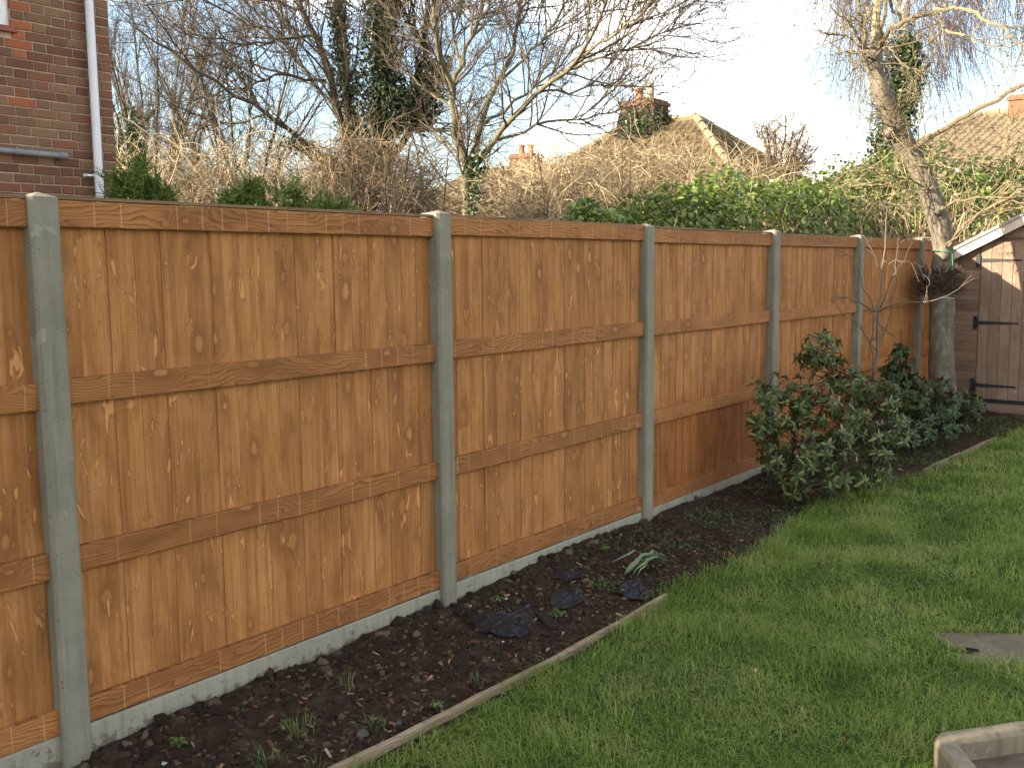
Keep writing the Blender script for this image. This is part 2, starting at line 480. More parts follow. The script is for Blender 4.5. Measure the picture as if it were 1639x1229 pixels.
M['weed'] = leafmat('weed_leaf', [(0.0, (0.030, 0.055, 0.012)), (0.6, (0.060, 0.095, 0.022)), (1.0, (0.11, 0.14, 0.04))], 0.55, 0.3, 0.2)
M['ivy'] = leafmat('ivy_leaf', [(0.0, (0.050, 0.090, 0.014)), (0.5, (0.135, 0.205, 0.034)), (0.85, (0.215, 0.28, 0.060)), (1.0, (0.33, 0.37, 0.11))], 0.27, 0.6, 0.40)
M['ivy_dark'] = leafmat('dark_ivy_leaf', [(0.0, (0.016, 0.030, 0.009)), (0.7, (0.040, 0.068, 0.018)), (1.0, (0.09, 0.125, 0.035))], 0.42, 0.45, 0.15)
M['rhodo'] = leafmat('rhododendron_leaf', [(0.0, (0.030, 0.046, 0.012)), (0.5, (0.060, 0.088, 0.022)), (0.85, (0.11, 0.14, 0.038)), (1.0, (0.22, 0.205, 0.058))], 0.5, 0.3, 0.2)
M['laurel'] = leafmat('dark_shrub_leaf', [(0.0, (0.022, 0.040, 0.013)), (0.6, (0.044, 0.072, 0.022)), (1.0, (0.09, 0.115, 0.035))], 0.5, 0.28, 0.15)
M['conifer'] = leafmat('conifer_spray', [(0.0, (0.050, 0.095, 0.018)), (0.6, (0.125, 0.195, 0.042)), (1.0, (0.26, 0.32, 0.09))], 0.6, 0.2, 0.4)
M['leek'] = leafmat('cut_leaf', [(0.0, (0.17, 0.25, 0.14)), (0.6, (0.27, 0.35, 0.19)), (1.0, (0.42, 0.45, 0.18))], 0.4, 0.4, 0.25)

def bark(name, stops, sc=9.0, isl=False, bump=0.6, rough=0.9):
    w = Mat(name, rough, 0.15)
    p = w.co()
    f = w.noise(w.vscale(p, (1, 1, 0.45)), sc, 6, 0.65)
    if isl:
        f = w.math('ADD', w.math('MULTIPLY', f, 0.4), w.math('MULTIPLY', w.island(), 0.6))
    w.color(w.ramp(f, stops)); w.bump(w.noise(p, sc * 3, 4, 0.7), bump, 0.01)
    return w.m
M['ash_bark'] = bark('ash_bark', [(0.3, (0.085, 0.073, 0.043)), (0.6, (0.165, 0.142, 0.082)), (0.8, (0.26, 0.225, 0.13))])
M['ivied_bark'] = bark('ivied_bark', [(0.3, (0.055, 0.045, 0.032)), (0.7, (0.135, 0.11, 0.072))])
M['ash_twig'] = bark('ash_twig', [(0.15, (0.055, 0.042, 0.032)), (0.6, (0.115, 0.088, 0.060)), (0.9, (0.22, 0.175, 0.105))], isl=True, bump=0.1)
M['seed'] = bark('ash_keys', [(0.1, (0.03, 0.022, 0.018)), (0.9, (0.10, 0.065, 0.045))], isl=True, bump=0.1)
M['dry_stem'] = bark('dry_stem', [(0.1, (0.16, 0.112, 0.062)), (0.5, (0.33, 0.25, 0.145)), (0.9, (0.52, 0.42, 0.27))], isl=True, bump=0.1)
M['brown_stem'] = bark('brown_stem', [(0.1, (0.09, 0.065, 0.038)), (0.5, (0.20, 0.145, 0.085)), (0.9, (0.34, 0.255, 0.155))], isl=True, bump=0.1)
M['cherry_bark'] = bark('smooth_grey_bark', [(0.3, (0.075, 0.060, 0.042)), (0.55, (0.155, 0.128, 0.092)), (0.75, (0.26, 0.225, 0.165))], 14.0)
M['cherry_twig'] = bark('budding_twig', [(0.1, (0.10, 0.075, 0.045)), (0.5, (0.19, 0.148, 0.088)), (0.9, (0.31, 0.26, 0.155))], isl=True, bump=0.1)
M['bud'] = leafmat('bud', [(0.0, (0.20, 0.16, 0.05)), (1.0, (0.36, 0.30, 0.10))], 0.7, 0.2, 0.2)
M['birch_twig'] = bark('birch_twig', [(0.1, (0.11, 0.08, 0.075)), (0.9, (0.24, 0.185, 0.17))], isl=True, bump=0.1)
M['birch_bark'] = bark('birch_bark', [(0.35, (0.10, 0.085, 0.07)), (0.55, (0.42, 0.39, 0.34)), (0.8, (0.55, 0.52, 0.46))], 7.0)
M['dusk_twig'] = bark('grey_brown_twig', [(0.1, (0.070, 0.055, 0.044)), (0.9, (0.18, 0.145, 0.105))], isl=True, bump=0.1)
M['grey_twig'] = bark('grey_twig', [(0.1, (0.075, 0.06, 0.048)), (0.9, (0.17, 0.145, 0.12))], isl=True, bump=0.1)
M['shrub_stem'] = bark('shrub_stem', [(0.2, (0.05, 0.032, 0.022)), (0.8, (0.13, 0.09, 0.06))])

def brickmat(name, stops):
    w = Mat(name, 0.9, 0.2)
    p = w.co(); r = w.rand()
    off = w.n('ShaderNodeCombineXYZ', {0: w.math('MULTIPLY', r, 91.0), 1: w.math('MULTIPLY', r, 47.0), 2: r}).outputs[0]
    pp = w.n('ShaderNodeVectorMath', {0: p, 1: off}, operation='ADD').outputs[0]
    f = w.math('ADD', w.math('MULTIPLY', r, 0.8), w.math('MULTIPLY', w.noise(pp, 12.0, 4, 0.6), 0.2))
    c = w.ramp(f, stops)
    c = w.mix(w.math('MULTIPLY', w.noise(pp, 22.0, 5, 0.7), 0.5), c, (0.065, 0.042, 0.032))
    w.color(c); w.bump(w.noise(pp, 45.0, 4, 0.7), 0.7, 0.006)
    return w.m
M['brick'] = brickmat('brown_brick', [(0.0, (0.115, 0.053, 0.035)), (0.2, (0.175, 0.082, 0.047)), (0.38, (0.215, 0.118, 0.066)), (0.55, (0.25, 0.150, 0.084)), (0.72, (0.15, 0.082, 0.050)), (0.86, (0.23, 0.095, 0.052)), (1.0, (0.26, 0.125, 0.06))])
M['red_brick'] = brickmat('red_brick', [(0.0, (0.33, 0.10, 0.045)), (0.5, (0.40, 0.135, 0.055)), (1.0, (0.28, 0.12, 0.06))])
w = Mat('mortar', 0.95, 0.1); w.color(w.ramp(w.noise(w.co(), 18.0, 5, 0.6), [(0.3, (0.30, 0.24, 0.18)), (0.7, (0.46, 0.38, 0.29))])); w.bump(w.noise(w.co(), 80.0, 3, 0.6), 0.5, 0.004)
M['mortar'] = w.m
def plain(name, c, rough=0.5, spec=0.4, var=0.12, sc=8.0, metal=0.0, bump=0.05):
    w = Mat(name, rough, spec); p = w.co()
    n = w.noise(p, sc, 5, 0.6)
    w.color(w.ramp(n, [(0.3, tuple(x * (1 - var) for x in c)), (0.7, tuple(min(1, x * (1 + var)) for x in c))]))
    w.b.inputs['Metallic'].default_value = metal
    w.bump(w.noise(p, sc * 6, 3, 0.5), bump * 4, 0.003)
    return w.m
M['pvc'] = plain('white_plastic_pipe', (0.66, 0.67, 0.69), 0.38, 0.45, 0.06, 3.0)
M['grey_pipe'] = plain('grey_plastic_pipe', (0.20, 0.205, 0.22), 0.5, 0.4, 0.15)
M['frame'] = plain('white_window_frame', (0.72, 0.72, 0.70), 0.4, 0.4, 0.05)
M['glass'] = plain('window_glass', (0.03, 0.035, 0.04), 0.06, 0.6, 0.02, bump=0.0)
M['sill_tile'] = plain('red_sill_tile', (0.20, 0.065, 0.045), 0.6, 0.3, 0.2)
M['iron'] = plain('black_iron', (0.018, 0.017, 0.017), 0.55, 0.35, 0.3)
M['plastic_sheet'] = plain('black_plastic_sheet', (0.011, 0.0105, 0.0105), 0.45, 0.4, 0.3, 30.0, bump=0.2)
M['twine'] = plain('green_twine', (0.04, 0.17, 0.09), 0.7, 0.2, 0.2)
M['stone'] = plain('bed_stone', (0.075, 0.065, 0.058), 0.85, 0.2, 0.35, 25.0, bump=0.2)
M['pale_stone'] = plain('pale_pebble', (0.42, 0.39, 0.34), 0.8, 0.2, 0.2, 40.0, bump=0.2)
M['felt'] = plain('roof_felt', (0.36, 0.31, 0.27), 0.9, 0.2, 0.15, 30.0, bump=0.2)
M['barge'] = plain('barge_board', (0.55, 0.44, 0.36), 0.7, 0.2, 0.1, 12.0)
M['render_wall'] = plain('rendered_wall', (0.45, 0.40, 0.33), 0.9, 0.2, 0.12, 2.0)
def tilemat(name, a, b, d):
    w = Mat(name, 0.85, 0.2); p = w.co('Object'); r = w.rand()
    isl = w.island()
    f = w.math('ADD', w.math('MULTIPLY', isl, 0.5), w.math('MULTIPLY', r, 0.5))
    c = w.ramp(f, [(0.15, d), (0.5, a), (0.85, b)])
    w.color(w.mix(w.math('MULTIPLY', w.noise(p, 9.0, 4, 0.6), 0.4), c, d)); w.bump(w.noise(p, 60.0, 3, 0.6), 0.4, 0.006)
    return w.m
M['tile'] = tilemat('clay_roof_tile', (0.135, 0.098, 0.050), (0.215, 0.160, 0.082), (0.050, 0.036, 0.020))
M['tile_brown'] = tilemat('brown_roof_tile', (0.19, 0.145, 0.088), (0.26, 0.205, 0.13), (0.10, 0.075, 0.045))
M['ridge'] = plain('ridge_tile', (0.22, 0.18, 0.105), 0.85, 0.2, 0.2)
M['pot'] = plain('clay_chimney_pot', (0.36, 0.15, 0.08), 0.85, 0.2, 0.2)
M['pale_pot'] = plain('buff_chimney_pot', (0.52, 0.42, 0.28), 0.85, 0.2, 0.15)
M['planter'] = plain('dry_planter_soil', (0.115, 0.088, 0.062), 0.95, 0.1, 0.35, 14.0, bump=0.2)
M['hole_shade'] = plain('hole_shade', (0.012, 0.010, 0.008), 0.95, 0.05, 0.2)

# ------------------------------------------------------------------ geometry makers for foliage
def leaves(rng, pos, nrm, size, aspect=0.8, droop=0.0, along=None):
    """a folded kite for every leaf; returns verts and quads"""
    N = len(pos)
    nrm = norm(nrm)
    a = rng.normal(0, 1, (N, 3)) if along is None else np.asarray(along, float) + rng.normal(0, 0.25, (N, 3))
    a[:, 2] -= droop
    t = norm(a - nrm * np.sum(a * nrm, -1, keepdims=True))
    s = np.cross(nrm, t)
    L = np.asarray(size)[:, None]
    b = pos - t * L * 0.5
    tip = pos + t * L * 0.5 - nrm * L * 0.08
    l = pos - t * L * 0.08 + s * L * aspect * 0.5 + nrm * L * 0.10
    r = pos - t * L * 0.08 - s * L * aspect * 0.5 + nrm * L * 0.10
    v = np.stack([b, l, tip, r], 1).reshape(-1, 3)
    i = np.arange(N)[:, None] * 4
    return v, np.concatenate([i + np.array([[0, 2, 1]]), i + np.array([[0, 3, 2]])], 0)

def blades(rng, pos, h, wdt, lean, head):
    """grass blades: 5 verts, a quad and a tip"""
    N = len(pos)
    ld = np.stack([np.cos(head), np.sin(head), np.zeros(N)], -1)
    sd = np.stack([-np.sin(head + rng.normal(0, 0.6, N)), np.cos(head + rng.normal(0, 0.6, N)), np.zeros(N)], -1)
    upv = np.array([[0, 0, 1.0]])
    m = pos + upv * (h * 0.55)[:, None] + ld * (lean * h * 0.28)[:, None]
    t = pos + upv * (h * (1 - 0.42 * np.minimum(lean, 1.7)))[:, None] + ld * (lean * h * 0.95)[:, None]
    hw = (wdt * 0.5)[:, None]
    v = np.stack([pos - sd * hw, pos + sd * hw, m + sd * hw * 0.8, m - sd * hw * 0.8, t], 1).reshape(-1, 3)
    i = np.arange(N)[:, None] * 5
    return v, i + np.array([[0, 1, 2, 3]]), i + np.array([[3, 2, 4]])

def lumps(rng, pos, size, mat_squash=0.7):
    """small uneven lumps (deformed octahedra, once subdivided)"""
    base = np.array([(1, 0, 0), (-1, 0, 0), (0, 1, 0), (0, -1, 0), (0, 0, 1), (0, 0, -1)], float)
    tri = np.array([(0, 2, 4), (2, 1, 4), (1, 3, 4), (3, 0, 4), (2, 0, 5), (1, 2, 5), (3, 1, 5), (0, 3, 5)])
    vs = list(base); cache = {}; f2 = []
    def mid(a, b):
        k = (min(a, b), max(a, b))
        if k not in cache:
            vs.append(norm(vs[a] + vs[b])); cache[k] = len(vs) - 1
        return cache[k]
    for a, b, c in tri:
        x, y, z = mid(a, b), mid(b, c), mid(c, a)
        f2 += [(a, x, z), (x, b, y), (z, y, c), (x, y, z)]
    vs = np.array(vs); f2 = np.array(f2)
    N = len(pos)
    R = rng.uniform(0.62, 1.25, (N, len(vs), 1)) * vs[None]
    sc = np.asarray(size)[:, None] * rng.uniform(0.7, 1.3, (N, 3)); sc[:, 2] *= mat_squash
    ang = rng.uniform(0, 2 * PI, N); ca, sa = np.cos(ang)[:, None], np.sin(ang)[:, None]
    R = R * sc[:, None, :]
    R = np.stack([R[..., 0] * ca - R[..., 1] * sa, R[..., 0] * sa + R[..., 1] * ca, R[..., 2]], -1)
    v = (R + pos[:, None, :]).reshape(-1, 3)
    f = (np.arange(N)[:, None, None] * len(vs) + f2[None]).reshape(-1, 3)
    return v, f

def grid_mesh(name, xs, ys, zfun, mats, smooth=True):
    X, Y = np.meshgrid(xs, ys, indexing='ij')
    Z = zfun(X, Y)
    v = np.stack([X, Y, Z], -1).reshape(-1, 3)
    nx, ny = len(xs), len(ys)
    i = (np.arange(nx - 1)[:, None] * ny + np.arange(ny - 1)[None, :]).ravel()
    f = np.stack([i, i + ny, i + ny + 1, i + 1], -1)
    return mesh_np(name, v, [f], mats, smooth)

# ------------------------------------------------------------------ the ground
g = Geo()
g.add([(-900, -900, -0.08), (900, -900, -0.08), (900, 900, -0.08), (-900, 900, -0.08)], [(0, 1, 2, 3)])
tag(link('ground', g.mesh('ground', [M['ground']])), kind='structure')

EDGE_Y = np.array([0.0, 2.0, 3.0, 4.0, 4.5, 4.9, 5.3, 6.0, 6.7, 7.6, 8.4, 10.2, 12.6])
EDGE_X = np.array([0.78, 0.80, 0.84, 0.84, 0.74, 0.80, 0.84, 0.74, 0.66, 0.80, 0.98, 1.07, 1.12])
def edge_x(y):
    return np.interp(y, EDGE_Y, EDGE_X)
def lawn_z(x, y):
    return 0.012 + 0.05 * fbm(x * 1.3 + 3, y * 1.3 + 5, 3) + 0.02 * fbm(x * 7, y * 7, 2)
def under_slab(x, y):                                          # the turf is cut away where the drain slab lies
    a = (x - 2.01) * .83 + (y - 4.66) * .558; b = (x - 2.01) * .558 - (y - 4.66) * .83
    return ((a > 0.0) & (a < 1.0) & (b > -0.01) & (b < 0.38)).astype(float)
def soil_z(x, y):
    near = np.interp(y, [1.6, 1.75, 2.4, 2.75, 3.05, 3.5, 3.7, 4.0, 4.3, 4.8, 5.4, 5.7, 6.4, 7.4, 9, 12],
                     [0.015, 0.038, 0.052, 0.028, 0.053, 0.048, 0.030, 0.060, 0.068, 0.092, 0.062, 0.083, 0.060, 0.072, 0.07, 0.06])
    far = 0.015
    t = np.clip(x / 0.8, 0, 1.3)
    z = near * (1 - t) + far * t
    z = z + 0.035 * fbm(x * 4.0, y * 4.0, 3) + 0.022 * fbm(x * 13 + 4, y * 13, 3) * np.clip(1.4 - t, 0.3, 1)
    over = np.clip((x - edge_x(y)) / 0.06, 0, 1)
    return z - over * 0.09

xs = np.concatenate([np.arange(0.70, 3.2, 0.05), np.arange(3.2, 9.1, 0.4)]); ys = np.concatenate([np.arange(-4, 0.4, 0.4), np.arange(0.4, 14.0, 0.06)])
lawn_me = grid_mesh('lawn', xs, ys, lambda x, y: np.where(x < edge_x(y) + 0.005, -0.07, lawn_z(x, y) - 0.06 * under_slab(x, y)), [M['lawn']])
tag(link('lawn', lawn_me), kind='structure')
xs = np.arange(-0.03, 1.17, 0.0155); ys = np.concatenate([np.arange(-1.0, 1.4, 0.1), np.arange(1.4, 6.2, 0.0155), np.arange(6.2, 12.4, 0.035)])
tag(link('soil_bed', grid_mesh('soil_bed', xs, ys, soil_z, [M['soil']])), kind='structure')

# ------------------------------------------------------------------ fence
P0, STEP, BOT, PH = 1.646, 1.93, 0.13, 1.808
def prism(profile, zs, mat, name, top=None):
    """profile (k,2) in x,y swept up through zs; optional pyramid top height"""
    k = len(profile); g = Geo()
    v = np.concatenate([np.column_stack([profile, np.full(k, z)]) for z in zs])
    f = [(i * k + a, i * k + (a + 1) % k, (i + 1) * k + (a + 1) % k, (i + 1) * k + a) for i in range(len(zs) - 1) for a in range(k)]
    g.add(v, f)
    if top:
        n0 = (len(zs) - 1) * k
        c = profile.mean(0)
        g.add(np.array([(c[0], c[1], zs[-1] + top)]))
        apex = g.n - 1
        g.f.append((np.array([(n0 + a, n0 + (a + 1) % k, apex) for a in range(k)]), 0))
    return g.mesh(name, [mat])

ch = 0.011
prof = np.array([(-0.085, -0.05), (0.03 - ch, -0.05), (0.03, -0.05 + ch), (0.03, 0.05 - ch), (0.03 - ch, 0.05), (-0.085, 0.05)])
post_me = prism(prof, [-0.3, 0.0, 0.6, 1.2, BOT + PH + 0.016], M['post'], 'concrete_post', top=0.017)
ORD = ['nearest concrete post, widest in view, standing in front of the brick house',
       'second concrete post from the brick house, tall and grey beside the torn plastic sheet',
       'third concrete post from the brick house, in the middle of the fence',
       'fourth concrete post, its foot hidden behind the big rhododendron',
       'fifth concrete post, behind the bare sapling stems',
       'sixth concrete post, thin and dark beside the leaning tree trunk']
rs = random.Random(4)
for n in range(6):
    o = link('concrete_post', post_me, None, (rs.uniform(-.003, .003), P0 + STEP * n, rs.uniform(-.012, .004)), (rs.uniform(-.004, .004), rs.uniform(-.004, .004), rs.uniform(-.01, .01)))
    tag(o, ORD[n], 'fence post', 'concrete posts along the fence')

PW = 1.882; NB = 18; PITCH = PW / (NB + 0.2)
def board_mesh(seed):
    r = np.random.default_rng(seed)
    zs = np.linspace(0, 1.0, 9); a = 0.0605
    rows = []
    for z in zs:
        e = r.normal(0, 0.0008, 2); tw = r.normal(0, 0.0006)
        rows.append([(0.0 + tw, -a + e[0], z * 1.797), (-0.0022 + tw, a + e[1], z * 1.797), (-0.0090 + tw, a + e[1], z * 1.797), (-0.0135 + tw, -a + e[0], z * 1.797)])
    v = np.array(rows).reshape(-1, 3); f = []
    for i in range(8):
        for k in range(4):
            f.append((i * 4 + k, i * 4 + (k + 1) % 4, (i + 1) * 4 + (k + 1) % 4, (i + 1) * 4 + k))
    return mesh_np('board', v, [f, [(0, 3, 2, 1), (32, 33, 34, 35)]], [M['board']])
BM = [board_mesh(s) for s in range(5)]
DM = [m.copy() for m in BM]
for m in DM:
    m.name = 'board'; m.materials[0] = M['damp_board']
def rail_mesh(h, seed, wane=0.004, name='rail'):
    r = np.random.default_rng(seed); L = 22; c = 0.003; g = Geo()
    ys = np.linspace(-PW / 2, PW / 2, L)
    lo = fbm(ys * 3.1 + seed * 7.3, ys * 0 + seed, 4) * wane * 3; hi = fbm(ys * 2.1 + seed * 3.3, ys * 0 + seed + 9, 4) * wane
    v = []
    for i, y in enumerate(ys):
        b, t = -h / 2 + lo[i], h / 2 + hi[i]
        v += [(-0.027, y, b), (-c, y, b), (0, y, b + c), (0, y, t - c), (-c, y, t), (-0.027, y, t)]
    f = [(i * 6 + k, (i + 1) * 6 + k, (i + 1) * 6 + (k + 1) % 6, i * 6 + (k + 1) % 6) for i in range(L - 1) for k in range(6)]
    return mesh_np(name, np.array(v), [f], [M['rail']])
RM = [rail_mesh(0.088, s, 0.004) for s in range(4)]
TM = [rail_mesh(0.088, s + 11, 0.0008) for s in range(2)]
capg = Geo(); capg.box(-0.045, -0.002, -PW / 2, PW / 2, 0.0, 0.011)
CAPM = capg.mesh('capping', [M['capping']])
gbg = Geo()
gy = np.linspace(-PW / 2, PW / 2, 12)
for i in range(11):
    pass
gbg.add(np.array([(x, y, z) for y in gy for (x, z) in ((-0.055, -0.17), (-0.004, -0.17), (-0.001, -0.008), (-0.008, 0.0), (-0.055, 0.0))]),
        [(i * 5 + k, (i + 1) * 5 + k, (i + 1) * 5 + (k + 1) % 5, i * 5 + (k + 1) % 5) for i in range(11) for k in range(5)])
GBM = gbg.mesh('gravel_board', [M['gravel_board']])
PN = ['partly seen fence panel cut off at the picture edge beside the nearest post', 'nearest full fence panel, widest in view, between first and second concrete posts',
      'fence panel behind the black plastic scraps, between second and third posts', 'fence panel between third and fourth posts, left of the big rhododendron',
      'fence panel rising behind the big rhododendron, between fourth and fifth posts', 'narrow looking fence panel behind the bare sapling, between fifth and sixth posts',
      'sliver of fence panel behind the leaning tree trunk, beyond the sixth post',
      'second unseen fence panel before the cut-off one, added to shade the lawn', 'unseen fence panel next before the cut-off one, added to shade the lawn']
GN = ['gravel board at the foot of the cut-off panel before the nearest post', 'long muddy gravel board between the first and second posts', 'gravel board behind the plastic scraps, between second and third posts',
      'gravel board between the third and fourth posts, left of the rhododendron', 'gravel board hidden mostly by the big rhododendron', 'gravel board behind the dark shrubs between fifth and sixth posts', 'gravel board behind the foot of the leaning trunk', 'unseen gravel board under the added panel two before the cut-off one', 'unseen gravel board under the added panel next before the cut-off one']
for n in range(-3, 6):  # first two panels are unseen, added so their shadow covers the near lawn
    yc = P0 + STEP * (n + 0.5)
    dz = rs.uniform(-0.006, 0.006)
    t = thing('fence_panel', PN[n + 1], 'fence panel', (0, yc, BOT + dz), 0, 'timber panels of the fence')
    x = -PW / 2 + 0.061
    for k in range(NB):
        link('board', (DM if n in (2, 3, 4) else BM)[rs.randrange(5)], t, (-0.0283 + rs.uniform(-.0013, .0009), x, rs.uniform(0, .004)), (rs.uniform(-.0016, .0016), 0, rs.uniform(-.006, .006)))
        x += PITCH + rs.uniform(-.003, .003)
    for z, me in ((0.044, RM[rs.randrange(4)]), (0.592, RM[rs.randrange(4)]), (1.170, RM[rs.randrange(4)]), (1.762, TM[rs.randrange(2)])):
        link('rail', me, t, (rs.uniform(-.001, .001), 0, z + rs.uniform(-.004, .004)), (rs.uniform(-.003, .003) if z < 1.7 else 0, 0, 0))
    link('capping', CAPM, t, (0, 0, 1.8075))
    tag(link('gravel_board', GBM, None, (0, yc, BOT - 0.002 + min(dz, 0))), GN[n + 1], 'gravel board', 'concrete gravel boards under the panels')

# ------------------------------------------------------------------ the brick house next door
HX, HY = -4.9, 4.83
house = thing('brick_house', 'dark brown brick house with a white downpipe beyond the fence', 'house', (HX, HY, 0))
def brick_mesh(w, name='brick'):
    g = Geo(); h = 0.065; c = 0.004
    v = [(0, 0, 0), (0, w, 0), (0, w, h), (0, 0, h)]
    back = [(-0.022, y, z) for _, y, z in v]
    front = [(0, c, c), (0, w - c, c), (0, w - c, h - c), (0, c, h - c)]
    mid_ = [(-0.004, y, z) for _, y, z in v]
    g.add(back + mid_ + front, [(8, 9, 10, 11)] + [(a, (a + 1) % 4, 4 + (a + 1) % 4, 4 + a) for a in range(4)] + [(4 + a, 4 + (a + 1) % 4, 8 + (a + 1) % 4, 8 + a) for a in range(4)])
    return g
SB = brick_mesh(0.215).mesh('brick', [M['brick']]); HB = brick_mesh(0.1025).mesh('brick', [M['brick']])
SR = brick_mesh(0.215).mesh('brick', [M['red_brick']]); HR = brick_mesh(0.1025).mesh('brick', [M['red_brick']])
sbv, hbv = brick_mesh(0.215), brick_mesh(0.1025)
rest = Geo()
WIN = (-2.0, -0.84, 3.62, 4.28)                      # window opening: y0,y1 (from the corner), z0,z1
wall = Geo()
D0 = 0.010
def wq(y0, y1, z0, z1): wall.box(-0.23, -D0, y0, y1, z0, z1)
wq(-3.6, 0 - D0, -0.1, WIN[2]); wq(-3.6, WIN[0], WIN[2], WIN[3]); wq(WIN[1], 0 - D0, WIN[2], WIN[3]); wq(-3.6, 0 - D0, WIN[3], 4.5)
wall.box(-2.4, -0.23, -0.23, -D0, -0.1, 4.5)
wall.box(-2.4, -2.17, -3.6, -0.23, -0.1, 4.5)
wall_o = link('wall', wall.mesh('wall', [M['mortar']]), house)
nind = 0
for c in range(59):
    z = 0.01 + c * 0.075
    y = -0.0; k = 0
    seq = ['h', 'q'] if c % 2 else ['s']
    while y > -3.5:
        if c % 2 and k == 0: wdt, typ = 0.1025, 'h'
        elif c % 2 and k == 1: wdt, typ = 0.0465, 'q'
        else:
            odd = (k - (2 if c % 2 else 0)) % 2
            wdt, typ = (0.215, 's') if odd == 0 else (0.1025, 'h')
        y1, y0 = y, y - wdt
        y = y0 - 0.010; k += 1
        if y1 > WIN[0] and y0 < WIN[1] and z + 0.065 > WIN[2] - 0.05 and z < WIN[3]:
            if y1 <= WIN[1] + 0.001 or y0 < WIN[1] - 0.06: continue
            y0 = WIN[1]; 
            if y1 - y0 < 0.03: continue
        zz = z + rs.uniform(-.002, .002); xx = rs.uniform(-.003, .002)
        if 2.05 < z < 4.15 and y0 > -1.32:
            red = (y1 < -0.60 and y1 > -0.98 and z > 3.38 and rs.random() < 0.75) or rs.random() < 0.008
            w0 = 0.215 if (y1 - y0) > 0.12 else 0.1025
            me = (SR if red else SB) if w0 == 0.215 else (HR if red else HB)
            link('brick', me, wall_o, (xx, y0, zz), (rs.uniform(-.006, .006), 0, 0), (1, (y1 - y0) / w0, 1)); nind += 1
        else:
            src = sbv if y1 - y0 > 0.12 else hbv
            v = np.concatenate(src.v) * np.array([1, (y1 - y0) / (0.215 if src is sbv else 0.1025), 1]) + np.array([xx, y0, zz])
            rest.add(v, *[f for f, _ in src.f])
    # the end wall turning away from the picture
    x = -0.0
    k = 0
    while x > -2.35:
        wdt = 0.1025 if (k + c) % 2 else 0.215
        v = np.concatenate((hbv if wdt < 0.2 else sbv).v)
        vv = np.stack([-v[:, 1] + x - (0.026 if k == 0 else 0), v[:, 0], v[:, 2] + z], -1)
        if k > 0 or True:
            rest.add(vv, *[f for f, _ in (hbv if wdt < 0.2 else sbv).f])
        x -= wdt + 0.010 + (0.026 if k == 0 else 0); k += 1
tag(link('brick_courses', rest.mesh('brick_courses', [M['brick']]), wall_o), kind='stuff')
print('single bricks', nind)
# roof over it
g = Geo()
g.add([(-2.7, -3.8, 4.42), (0.3, -3.8, 4.42), (0.3, 0.25, 4.42), (-2.7, 0.25, 4.42), (-1.2, -3.8, 4.95), (-1.2, 0.25, 4.95)], [(0, 1, 2, 3), (1, 4, 5, 2), (3, 5, 4, 0)], [(0, 4, 1), (2, 5, 3)])
link('roof', g.mesh('roof', [M['tile_brown']]), house)
win = link('window', None, house, (0, 0, 0))
g = Geo()
y0, y1, z0, z1 = WIN
for a in ((y0, y0 + .06, z0, z1), (y1 - .06, y1, z0, z1), (y0 + .06, y1 - .06, z0, z0 + .06), (y0 + .06, y1 - .06, z1 - .06, z1), ((y0 + y1) / 2 - .03, (y0 + y1) / 2 + .03, z0 + .06, z1 - .06)):
    g.box(-0.10, -0.035, *a)
link('frame', g.mesh('frame', [M['frame']]), win)
g = Geo(); g.box(-0.08, -0.07, y0 + .05, y1 - .05, z0 + .05, z1 - .05); link('pane', g.mesh('pane', [M['glass']]), win)
for i in range(8):
    g = Geo(); a = y1 + 0.035 - i * 0.155; g.box(-0.10, 0.035, a - 0.15, a, z0 - 0.048, z0 - 0.006); link('sill', g.mesh('sill', [M['sill_tile']]), win)
# downpipe and waste pipe
pipe = Geo()
pz = [(-0.05), 1.0, 2.5, 3.5, 4.45]
pipe.tubes([[(0.062, -0.205, z) for z in pz]], [[0.036] * 5], 14)
pd = link('downpipe', pipe.mesh('downpipe', [M['pvc']], True), house)
for bz in (2.50, 4.35):
    g = Geo(); g.lathe([(0.036, -0.012), (0.043, -0.012), (0.043, 0.012), (0.036, 0.012)], 16, (0.062, -0.205, bz)); g.box(0.0, 0.05, -0.30, -0.235, bz - 0.009, bz + 0.009); g.box(0.002, 0.03, -0.315, -0.30, bz - 0.012, bz + 0.012)
    link('bracket', g.mesh('bracket', [M['pvc']]), pd)
wp = Geo()
wp.tubes([[(0.055, -2.6, 2.665), (0.055, -1.5, 2.652), (0.055, -0.52, 2.640)]], [[0.024] * 3], 12)
wpo = link('waste_pipe', wp.mesh('waste_pipe', [M['grey_pipe']], True), house)
for ya, yb in ((-0.54, -0.475), (-0.90, -0.87), (-1.6, -1.57)):
    g = Geo(); g.tubes([[(0.055, ya, 2.642 + (-0.5 - ya) * .012), (0.055, yb, 2.642 + (-0.5 - yb) * .012)]], [[0.030, 0.030]], 12, cap=True); g.box(0.0, 0.05, ya, yb, 2.65, 2.66)
    link('collar', g.mesh('collar', [M['grey_pipe']]), wpo)

